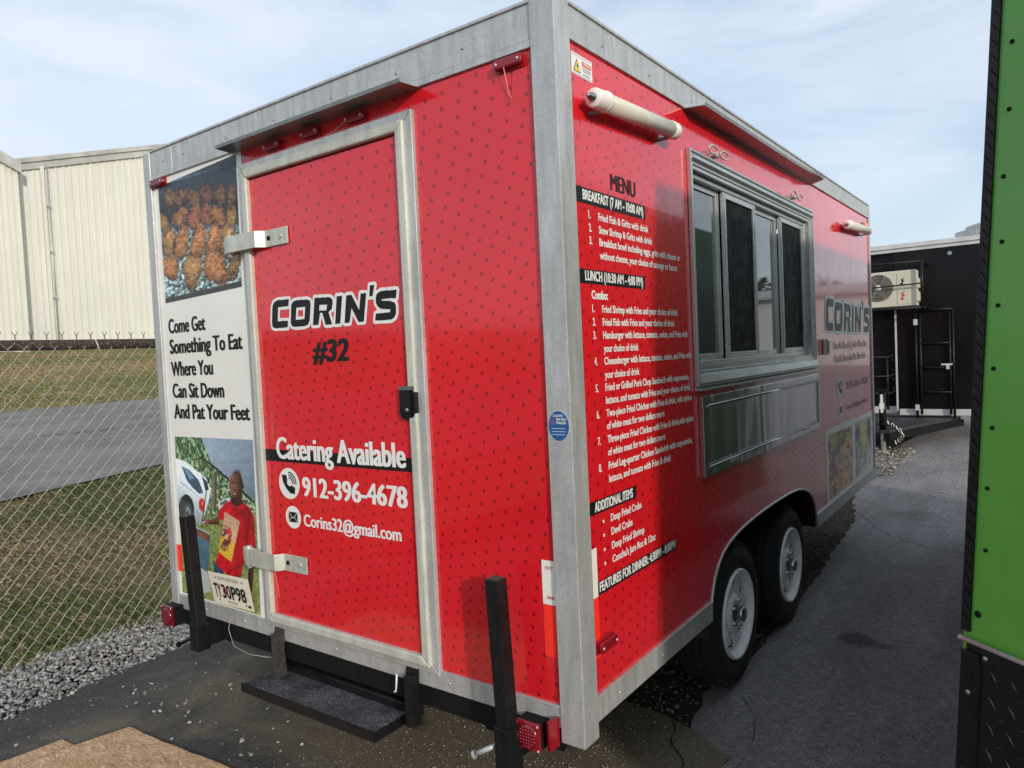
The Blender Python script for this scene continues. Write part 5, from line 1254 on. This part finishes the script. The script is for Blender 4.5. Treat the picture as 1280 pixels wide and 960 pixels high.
mb = MB(); mb.prism([(px0 + .01, py0 + .02, GH - .04), (apex.x, apex.y + .03, GH - .04), (e2.x - .01, py0 + .02, GH - .04), (e2.x - .01, py0 + GL - .01, GH - .04), (px0 + .01, py0 + GL - .01, GH - .04)], (0, 0, .045)); mb.build('roof', TRIMW, gt)
mb = MB(); mb.prism([(px0 + .03, py0 + .04, .30), (apex.x, apex.y + .06, .30), (e2.x - .03, py0 + .04, .30), (e2.x - .03, py0 + GL - .04, .30), (px0 + .03, py0 + GL - .04, .30)], (0, 0, .06)); mb.build('floor', FRAMEK, gt)
# wheels of the green trailer
for yy in (2.6, 3.45):
    for xx, sg in ((px0 + .22, -1), (e2.x - .22, 1)):
        m_ = MB(); m_.lathe((xx, yy, .33), (sg, 0, 0), [(-.2, .2), (-.19, .31), (-.15, .33), (-.04, .33), (-.01, .31), (0, .26), (-.01, .2)], 32); o = m_.build('wheel', RUBBER, gt); m_ = MB(); m_.lathe((xx, yy, .33), (sg, 0, 0), [(-.03, .2), (-.04, .17), (-.06, .05), (-.03, .04), (-.03, .001)], 24); m_.build('rim', RIMW, o)
# edge trim with tread marks
m_ = MB(); m_.prism([NP(-.004, .93, .006), NP(.016, .93, .006), NP(.016, .93, -.001), NP(-.004, .93, -.001)], (0, 0, GH - .93)); m_.prism([NP(-.004, .93, .006), NP(-.004, .93, -.001), (px0 - .005, py0 + .10, .93), (px0 - .009, py0 + .10, .93)], (0, 0, GH - .93))
et = m_.build('edge_trim', BLKAL, gt, 'black tread-pattern corner trim down the nose edge')
m_ = MB()
zz = .95; k = 0
while zz < GH - .02:
    s0_, s1_ = (.000, .014)
    m_.prism([NP(s0_, zz + .018, .006), NP(s1_, zz, .006), NP(s1_, zz + .002, .0072), NP(s0_, zz + .020, .0072)], tuple(en * .0008))
    zz += .030; k += 1
m_.build('tread_bars', BLKAL, et, kind='stuff')
m_ = MB(); m_.lathe(NP(.0405, 2.181, .0005), en, [(0, .0046), (.002, .0044), (.004, .0028), (.0042, .0001)], 12); gs = m_.build('screw', FRAMEK, gt)
for i, zz in enumerate([2.451, 2.316, 2.046, 1.911, 1.777, 1.645, 1.512, 1.386, 1.255, 1.120]): copy_part(gs, gt, tuple(Vector((0, 0, zz - 2.181)) + eu * random.uniform(-.004, .004)))
for i, s in enumerate((.25, .46, .67, .88, 1.09)):
    for zz in (.97, 2.5): copy_part(gs, gt, tuple(Vector((0, 0, zz - 2.181)) + eu * (s - .04)))
m_ = MB(); m_.lathe(NP(.030, .975, .001), en, [(0, .008), (.0016, .007), (.002, .0001)], 9); m_.build('splash_mark', FRAMEK, gt)
# side bumps of trim rivets (seen in profile)
m_ = MB(); m_.lathe((px0 - .004, py0 + .03, 1.2), (-1, 0, 0), [(0, .004), (.002, .0035), (.003, .0001)], 8); rv = m_.build('rivet', BLKAL, gt)
for zz in (1.47, 1.78, 2.05, 2.31): copy_part(rv, gt, (0, 0, float(zz) - 1.2))
# stone guard
sg_ = nosewall(E0 + eu * .012, apex, .30, .912, 'stone_guard', BLKAL, .006, .006, 'black diamond-plate stone guard')
m_ = MB()
k = 0
for i in range(-2, 30):
    for j in range(0, 19):
        s = .075 + i * .042 + (.021 if j % 2 else 0); z = .325 + j * .0295
        if s < .062 or s > 1.2 or z > .862: continue
        a = R(-58) if (i + j) % 2 == 0 else R(35)
        if j % 2 == 0: a = R(-58); Lh = .017
        else: a = R(28); Lh = .011
        c_, s_ = math.cos(a), math.sin(a); w_ = .0022
        P4 = [(-Lh, 0), (0, -w_), (Lh, 0), (0, w_)]
        base = [NP(s + u * c_ - v * s_, z + u * s_ + v * c_, .0062) for u, v in P4]; tip = [NP(s + u * .8 * c_ - v * .3 * s_, z + u * .8 * s_ + v * .3 * c_, .0085) for u, v in P4]
        m_.add(base + tip, [(0, 1, 5, 4), (1, 2, 6, 5), (2, 3, 7, 6), (3, 0, 4, 7), (4, 5, 6, 7)])
m_.build('tread_bars', simple('worn_tread_highlight', (.06, .06, .06), .35, .6, .2, 20), sg_, kind='stuff')
m_ = MB(); m_.prism([NP(.000, .30, .0065), NP(.010, .30, .016), NP(.044, .30, .016), NP(.050, .30, .0065)], (0, 0, .59)); m_.build('guard_side_rail', BLACKM, gt, bevel=.002)
m_ = MB(); m_.prism([NP(.051, .872, .0065), NP(.051, .872, .014), NP(1.24, .872, .014), NP(1.24, .872, .0065)], (0, 0, .034)); m_.build('guard_top_rail', BLACKM, gt, bevel=.002)
m_ = MB(); m_.tube([NP(-.002, .914, .012), NP(1.245, .914, .012)], .0055, 10); m_.build('guard_bead', GALV, gt, 'bright metal bead between green panel and guard')
for s, z in ((.027, .80), (.027, .62), (.027, .44), (.060, .889), (.21, .889), (.36, .889)):
    m_ = MB(); m_.lathe(NP(s, z, .0158 if s < .04 else .0138), en, [(0, .006), (.002, .005), (.0022, .0001)], 9); m_.build('rivet', CHROME, gt)
mb = MB()
for s in (-1, 1): mb.box(apex.x + s * .3 - .04, apex.x + s * .3 + .04, apex.y - .1, py0 + 1.2, .22, .30)
mb.build('drawbar', FRAMEK, gt)
gt.rotation_euler = (0, R(3.4), 0)

# ------------------------------------------------------------------ black trailer at the back
YB = 11.0
bt = thing('black_trailer', (0.0, YB + 1.2, 0), 'black utility trailer with caged side door parked across the far end of the lane', 'trailer')
mb = MB(); mb.box(-.73, .84, YB, YB + .04, .42, 2.90); mb.build('side_wall', BLKTR, bt, 'glossy black side wall')
mb = MB(); mb.box(-3.4, -.745, YB + .12, YB + .16, .42, 2.90); mb.build('nose_wall', BLKTR, bt)
mb = MB(); mb.box(.80, .84, YB + .04, YB + 2.3, .42, 2.90); mb.box(-3.4, .84, YB + 2.3, YB + 2.34, .42, 2.90); mb.build('end_wall', BLKTR, bt)
mb = MB(); mb.box(-3.4, .86, YB - .02, YB + 2.36, 2.90, 2.955); mb.box(-3.4, .87, YB - .05, YB - .0, 2.955, 3.02); mb.build('roof_trim', TRIMW, bt, 'white ribbed roof edge')
mb = MB(); mb.box(-.745, -.718, YB - .012, YB + .11, .41, 2.02); mb.build('corner_strip', TRIMW, bt)
mb = MB(); mb.box(-3.4, -.76, YB + .10, YB + .12, .36, .47); mb.box(-.70, .84, YB - .014, YB, .345, .44); mb.build('bottom_strip', TRIMW, bt, 'bright metal skirting strip')
mb = MB(); mb.lathe((.52, YB + .6, 3.0), (0, 0, 1), [(0, .48), (.14, .48), (.145, .46), (.15, .36), (.22, .33), (.26, .2), (.27, .001)], 40); mb.build('roof_vent', ALU, bt, 'round silver roof fan')
# caged door
dr = MB(); T = .018
x0, x1, z0, z1 = -.45, .045, .30, 1.965
for a, b in (((x0, z0), (x1, z0)), ((x0, z1), (x1, z1)), ((x0, z0), (x0, z1)), ((x1, z0), (x1, z1)), ((x0 + .06, z0 + .06), (x0 + .06, z1 - .05)), ((x1 - .045, z0 + .06), (x1 - .045, z1 - .05))):
    dr.cyl((a[0], YB - .06, a[1]), (b[0], YB - .06, b[1]), T, 8)
cd = dr.build('door_cage', BLACKM, bt, 'black tube cage over the side door')
for zz in (1.455, 1.08, .705):
    m_ = MB(); m_.cyl((x0 + .06, YB - .065, zz), (x1 - .03, YB - .065, zz), .016, 8); m_.build('crossbar', BLACKM, cd)
m_ = MB(); m_.box(x0 + .02, x1 - .02, YB - .03, YB - .002, .45, 1.93); m_.build('door_leaf', BLKTR, cd)
m_ = MB(); m_.box(-.115, .03, YB - .10, YB - .07, 1.115, 1.14); m_.box(-.05, -.01, YB - .10, YB - .07, 1.055, 1.115); m_.build('door_bolt', TRIMW, cd, 'bright slide bolt')
for zz in (.47, 1.79):
    m_ = MB(); m_.box(-.475, -.42, YB - .09, YB - .06, zz - .045, zz + .045); m_.build('door_hinge', TRIMW, cd)
# air conditioner in a black frame
m_ = MB(); fy = YB - .50
for a, b in (((-1.6, fy, 2.0), (-.30, fy, 2.0)), ((-1.6, fy, 2.70), (-.30, fy, 2.68)), ((-.30, fy, 1.98), (-.30, fy, 2.70)), ((-.30, YB, 2.0), (-.30, fy, 2.0)), ((-.30, YB, 2.68), (-.30, fy, 2.68)), ((-1.6, YB, 2.0), (-1.6, fy, 2.0)), ((-1.6, fy, 2.0), (-1.6, fy, 2.7)), ((-1.6, YB + .1, 2.69), (-1.6, fy, 2.69))):
    m_.tube([a, b], .022, 6)
m_.build('air_conditioner_frame', BLACKM, bt, 'black tube frame holding the air conditioner')
yA = YB - .44
m_ = MB(); m_.box(-1.17, -.385, yA, yA + .30, 2.035, 2.575); ac = m_.build('air_conditioner', ACW, bt, 'cream outdoor air conditioner unit', bevel=.015)
cx_, cz_ = -.895, 2.335
m_ = MB(); m_.lathe((cx_, yA - .002, cz_), (0, -1, 0), [(0, .205), (.004, .205), (.004, .001)], 40); m_.build('fan_opening', DARKIN, ac)
m_ = MB()
for r_ in (.195, .172, .149, .126, .103, .080, .058): m_.tube([(cx_ + r_ * math.cos(a), yA - .014, cz_ + r_ * math.sin(a)) for a in np.linspace(0, 6.283, 32, endpoint=False)], .0048, 5, closed=True)
for k in range(6):
    a = k * math.pi / 3; m_.cyl((cx_ + .05 * math.cos(a), yA - .014, cz_ + .05 * math.sin(a)), (cx_ + .2 * math.cos(a), yA - .014, cz_ + .2 * math.sin(a)), .004, 5)
m_.build('fan_grille', simple('pale_fan_grille', (.36, .34, .27), .5), ac)
m_ = MB(); m_.lathe((cx_, yA - .006, cz_), (0, -1, 0), [(0, .045), (.012, .042), (.013, .001)], 20); m_.build('fan_hub', CAPW, ac)
m_ = MB(); m_.box(-.635, -.46, yA - .006, yA - .001, 2.07, 2.53); m_.build('access_cover', ACW, ac, bevel=.01)
for a, b, c_, mt in ((2.12, 2.26, .050, simple('red_logo', (.6, .03, .04), .5)), (2.34, 2.46, .026, BLACKP)):
    mm = MB(); q = [(-.58, a), (-.545, a + .02), (-.565, a + .05), (-.53, a + .07), (-.56, b - .03), (-.525, b), (-.585, b - .02), (-.57, a + .06), (-.595, a + .04)]
    mm.add([(x, yA - .0075, z) for x, z in q], [tuple(range(9))]); mm.build('brand_mark', mt, ac)
m_ = MB(); m_.tube([(-1.6, fy - .03, 2.325), (-.30, fy - .03, 2.355)], .013, 6); m_.build('retaining_bar', BLACKM, bt)
for zz in (2.10, 2.30):
    m_ = MB(); m_.box(-.38, -.335, yA + .05, yA + .2, zz, zz + .14); m_.build('service_valve', ACW, ac)
m_ = MB(); m_.cyl((.02, YB - .03, 2.80), (.02, YB + .01, 2.80), .03, 12); m_.build('clearance_light', GREYP, bt)
# rack left of the corner strip
m_ = MB(); yk = YB - .25
for z_ in (1.27, .97, .70): m_.tube([(-1.6, yk, z_), (-.80, yk, z_)], .018, 6); m_.tube([(-.80, yk, z_), (-.77, YB + .1, z_ + .03)], .015, 6)
m_.tube([(-.83, yk, .45), (-.83, yk, 1.29)], .02, 6); m_.tube([(-1.6, yk, .45), (-1.6, yk, 1.29)], .02, 6)
for z_ in (1.22, 1.06, .92, .78): m_.cyl((-.78, yk + .1, z_), (-.76, yk + .1, z_), .02, 6)
m_.build('front_rack', BLACKM, bt, 'black tube rack at the nose')
# drawbar and jack
m_ = MB(); m_.prism([(-.95, 9.15, .27), (-.58, 9.15, .27), (.10, YB + .2, .27), (-1.8, YB + .2, .27)], (0, 0, .04)); m_.build('tongue_deck', simple('grey_black_deck', (.035, .036, .038), .5), bt, 'dark sheet-covered tongue')
m_ = MB()
for s, e in (((-.95, 9.1), (-1.8, YB + .2)), ((-.60, 9.1), (.10, YB + .2))): m_.prism([(s[0] - .04, s[1], .17), (s[0] + .04, s[1], .17), (e[0] + .04, e[1], .17), (e[0] - .04, e[1], .17)], (0, 0, .098))
m_.build('drawbar', FRAMEK, bt)
m_ = MB(); m_.cyl((-.66, 9.2, .28), (-.66, 9.2, .86), .045, 12); m_.box(-.72, -.60, 9.13, 9.27, .84, .87); jk = m_.build('tongue_jack', BLACKM, bt, 'tongue jack standing on the gravel')
m_ = MB(); m_.cyl((-.66, 9.2, .02), (-.66, 9.2, .30), .032, 12); m_.box(-.74, -.58, 9.12, 9.28, .005, .02); m_.build('jack_foot', BUFFT, jk)
m_ = MB(); m_.box(-.675, -.645, 9.148, 9.154, .55, .80); m_.box(-.69, -.63, 9.146, 9.152, .60, .68); m_.build('jack_label', WHITEP, jk)
m_ = MB()
for i in range(9):
    t = i / 8; c_ = Vector((-.58 + .17 * math.sin(t * 2.6), 9.10, .42 - .27 * t)); a = Vector((math.cos(i * 1.2), .4, math.sin(i * 1.2)))
    d_ = Vector((.3, 0, -1)).normalized(); sd_ = Vector((d_.z, 0, -d_.x)) if i % 2 else Vector((0, 1, 0))
    m_.tube([c_ + d_ * .028 * math.cos(u) + sd_ * .016 * math.sin(u) for u in np.linspace(0, 6.283, 10, endpoint=False)], .006, 5, closed=True)
m_.build('safety_chain', ZINC, bt)
m_ = MB(); m_.tube([(-.72, 9.1, .40), (-.52, 9.05, .38), (-.40, 9.0, .25), (-.42, 8.95, .12), (-.55, 8.9, .04)], .008, 6); m_.build('hanging_cable', FRAMEK, bt)
for yy in (YB + .9,):
    for xx in (-1.9, -2.7):
        m_ = MB(); m_.lathe((xx, YB + .30, .33), (0, -1, 0), [(-.2, .2), (-.19, .31), (-.15, .33), (-.04, .33), (0, .30), (0, .2), (-.02, .18), (-.02, .001)], 28); m_.build('wheel', RUBBER, bt)

# ------------------------------------------------------------------ chain-link fence
XF = -3.30
fc = thing('chain_link_fence', (XF, 2.2, 0), 'galvanised chain-link fence with rusty top rail running along the gravel', 'fence')
a_, b_ = .038, .0425; zt = 1.775; zb = .015
segs = []
r2 = random.Random(5)
ny = 230; y_start = -2.6; nz_ = int((zt - zb) / b_)
V = []; F = []
ja = {}
def joint(i, j):
    if (i, j) not in ja:
        ja[(i, j)] = (XF + .006 * math.sin(i * .13 + j * .07) + .012 * math.sin(j * .11 + 1), y_start + i * a_ + r2.uniform(-.0022, .0022) + .004 * math.sin(j * .2), zt - j * b_ + r2.uniform(-.002, .002))
    return ja[(i, j)]
r_w = .0023
for k in range(ny):
    prev = None
    pts = []
    for j in range(nz_ + 1):
        i = k + ((j + k) % 2)
        x, y, z = joint(i, j)
        s = -1 if i == k else 1       # hooks overlap slightly past the joint
        if j: pts.append((x + .0022, (y + pts[-1][1]) / 2 if False else y - s * .006 * 0, z + .004))
        pts.append((x + (.0035 if i == k else -.0035), y + s * .0015, z))
        pts.append((x - .0022, y, z - .004))
    P = np.array(pts); n0 = len(V)
    for q in P:
        for u in range(3):
            an = u * 2.094 + .5; V.append((q[0] + r_w * math.cos(an), q[1] + r_w * math.sin(an), q[2]))
    for i in range(len(P) - 1):
        for u in range(3): F.append((n0 + i * 3 + u, n0 + i * 3 + (u + 1) % 3, n0 + (i + 1) * 3 + (u + 1) % 3, n0 + (i + 1) * 3 + u))
    # barbed selvage above the rail, one for every second wire
mesh_np('wire_mesh', np.array(V), np.array(F), WIRE, fc, kind='stuff', label='diamond wire mesh of the fence', smooth=True)
m_ = MB()
for k in range(0, ny, 2):
    x, y, z = joint(k + (k % 2), 0); y = y_start + k * a_
    m_.tube([(XF + .02, y, zt - .03), (XF + .018, y, zt + .035)], .0028, 4)
    m_.tube([(XF + .018, y - .001, zt + .032), (XF + .018, y - .014, zt + .052)], .0019, 4); m_.tube([(XF + .018, y + .001, zt + .032), (XF + .018, y + .014, zt + .053)], .0019, 4)
m_.build('twisted_barbs', simple('dark_wire', (.10, .10, .09), .6, .3, .2, 30), fc, kind='stuff')
m_ = MB(); m_.cyl((XF - .012, y_start, zt - .018), (XF - .012, y_start + ny * a_, zt - .018), .029, 12); m_.build('top_rail', RAIL, fc, 'dark rusty top rail spotted with lichen')
for y in (-1.35, 1.55, 4.45):
    m_ = MB(); m_.cyl((XF - .045, y, 0), (XF - .045, y, zt - .01), .030, 12); m_.lathe((XF - .045, y, zt - .01), (0, 0, 1), [(0, .033), (.02, .03), (.035, .01), (.036, .0001)], 12); m_.build('fence_post', GALV, fc)
m_ = MB(); m_.tube([(XF + .016, .16, zt + .01), (XF + .022, .175, zt - .04), (XF + .02, .19, zt - .075)], .0035, 5); m_.build('tie_wire', WIRE, fc)

# ------------------------------------------------------------------ brown boards in the foreground
def board(P, z, t, lab):
    mb = MB(); mb.prism([(x, y, z) for x, y in P], (0, 0, t)); o = mb.build('fibre_board', BOARD, None, bevel=.002); return props(o, lab, 'board', 'brown fibre boards on the pavement')
board(jag([(-2.36, -.735), (-2.335, -.515), (-2.10, -.495), (-1.5, -.46), (-1.5, -1.1), (-2.1, -1.3), (-2.36, -.735)], .004, .06, 31)[:-1], .002, .010, 'small tip of brown fibre board showing left of the larger board')
board(jag([(-2.20, -.50), (-2.155, -.312), (-1.90, -.30), (-1.52, -.262), (-.9, -.24), (-.9, -1.3), (-2.3, -1.3), (-2.20, -.50)], .004, .06, 33)[:-1], .014, .011, 'large brown fibre board lying flat at the bottom left')

# ------------------------------------------------------------------ buff metal buildings beyond the road
XB = -34.1; YC = 10.95
def ribbed(y0, y1, zb_, zt0, zt1, n_rib, x):
    """vertical ribbed cladding, top follows a slope"""
    prof = []; w = (y1 - y0) / n_rib
    for i in range(n_rib):
        a = y0 + i * w; prof += [(a, 0), (a + w * .60, 0), (a + w * .70, .045), (a + w * .90, .045)]
    prof.append((y1, 0)); V = []; 
    for y, d in prof:
        t = (y - y0) / (y1 - y0); V += [(x + d, y, zb_), (x + d, y, zt0 + (zt1 - zt0) * t)]
    return MB().add(V, [(2 * i, 2 * i + 2, 2 * i + 3, 2 * i + 1) for i in range(len(prof) - 1)])
zb0 = 2.2
b1 = thing('metal_building', (XB, 17.0, 2.7), 'buff ribbed-metal building with sloping roof edge beyond the road', 'building')
def rake(y): return 10.45 + (y - 11.0) * .300
yy = YC
while yy < 24.5:
    ribbed(yy, yy + .9, zb0, rake(yy), rake(yy + .9), 3, XB).build('wall_panel', BUFF, b1); yy += .9
mb = MB()
for k, (dz, dx, h) in enumerate(((.0, .12, .30), (.30, .20, .20))):
    mb.prism([(XB - .3, YC - .0, rake(YC) - .1 + dz), (XB - .3, 24.5, rake(24.5) - .1 + dz), (XB - .3, 24.5, rake(24.5) - .1 + dz + h), (XB - .3, YC - .0, rake(YC) - .1 + dz + h)], (.3 + dx, 0, 0))
mb.build('roof_trim', BUFFT, b1, 'weathered grey roof edge')
mb = MB(); mb.box(XB, XB + .1, YC - .02, YC + .16, zb0, rake(YC)); mb.build('corner_trim', BUFF, b1)
mb = MB(); mb.box(XB, XB + .16, 12.02, 12.16, zb0, rake(12) - .0); mb.build('pilaster_trim', BUFF, b1)
mb = MB(); mb.cyl((XB + .2, 12.25, zb0), (XB + .2, 12.25, rake(12.2)), .03, 8)
for z_ in (5.0, 7.0, 9.0): mb.box(XB + .1, XB + .25, 12.2, 12.32, z_, z_ + .06)
mb.build('downpipe', GALV, b1)
mb = MB(); mb.box(XB - .05, XB + .06, YC, 24.5, 2.1, 2.95 - .1); mb.build('foundation', CONC, b1)
mb = MB(); mb.prism([(XB - 24, YC, rake(YC)), (XB - .02, YC, rake(YC)), (XB - .02, 24.5, rake(24.5)), (XB - 24, 24.5, rake(24.5))], (0, 0, .1)); mb.build('roof', BUFFT, b1)
mb = MB(); mb.box(XB - 24, XB - .2, 24.4, 24.5, 2, rake(24.5)); mb.build('end_wall', BUFF, b1)
b2 = thing('metal_building', (XB + .5, 6.0, 2.7), 'neighbouring buff ribbed-metal building whose roof edge falls toward the seam at far left', 'building')
def rake2(y): return 10.15 - (y - YC) * .48
yy = YC - .05
while yy > -2:
    ribbed(yy - .9, yy, zb0, rake2(yy - .9), rake2(yy), 4, XB + .8).build('wall_panel', BUFF, b2); yy -= .9
mb = MB(); mb.prism([(XB + .5, -2.4, rake2(-2.4) - .05), (XB + .5, YC + .02, rake2(YC) - .05), (XB + .5, YC + .02, rake2(YC) + .40), (XB + .5, -2.4, rake2(-2.4) + .40)], (.5, 0, 0)); mb.build('roof_trim', BUFFT, b2)
mb = MB(); mb.box(XB + .01, XB + .78, YC - .10, YC - .055, zb0, rake2(YC) - .1); mb.build('end_trim', BUFF, b2)
mb = MB(); mb.prism([(XB - 20, -2.4, rake2(-2.4)), (XB + .6, -2.4, rake2(-2.4)), (XB + .6, YC - .12, rake2(YC)), (XB - 20, YC - .12, rake2(YC))], (0, 0, .1)); mb.build('roof', BUFFT, b2)

# ------------------------------------------------------------------ far surroundings, seen mainly as reflections in the glossy walls
b3 = thing('warehouse', (14, 46, 0), 'low pale warehouse far beyond the lane behind the trailers', 'building')
mb = MB(); mb.box(2, 34, 44, 60, 0, 4.2); mb.build('wall', PALEW, b3)
mb = MB(); mb.prism([(1.6, 43.6, 4.2), (34.4, 43.6, 4.2), (34.4, 52, 5.2), (1.6, 52, 5.2)], (0, 0, .15)); mb.build('roof', BUFFT, b3)
for x in (8, 16, 24):
    mb = MB(); mb.box(x, x + 3.4, 43.93, 44.0, .05, 3.2); mb.build('roller_door', TRIMW, b3)
n = 26000
ang = rng.uniform(R(-75), R(80), n)          # arc to the right of the yard
cl = rng.integers(0, 150, n); ca_ = rng.uniform(R(-75), R(80), 150); cr_ = rng.uniform(62, 84, 150); chh = rng.uniform(4.5, 8.5, 150); cw = rng.uniform(2.5, 4.5, 150)
d1 = rng.normal(0, 1, (n, 3)); d1 /= np.linalg.norm(d1, axis=1)[:, None]; d1 *= rng.random((n, 1)) ** .4
cen = np.stack([cr_[cl] * np.cos(ca_[cl]), cr_[cl] * np.sin(ca_[cl]), chh[cl] * .55], -1) + d1 * np.stack([cw[cl], cw[cl], chh[cl] * .5], -1)
u1 = rng.normal(0, 1, (n, 3)); u1 /= np.linalg.norm(u1, axis=1)[:, None]; u2 = np.cross(u1, rng.normal(0, 1, (n, 3))); u2 /= np.linalg.norm(u2, axis=1)[:, None]
sz_ = rng.uniform(.25, .6, (n, 1))
V = np.stack([cen - u1 * sz_, cen + u2 * sz_, cen + u1 * sz_, cen - u2 * sz_], 1).reshape(-1, 3); I = np.arange(n) * 4
cc = np.repeat(np.array([.045, .055, .028])[None] * rng.uniform(.5, 1.5, (n, 1)), 4, 0)
mesh_np('far_woods', V, np.stack([I, I + 1, I + 2, I + 3], -1), LEAF, col=cc, kind='stuff', label='distant bare grey-green tree line beyond the yards', cat='trees')
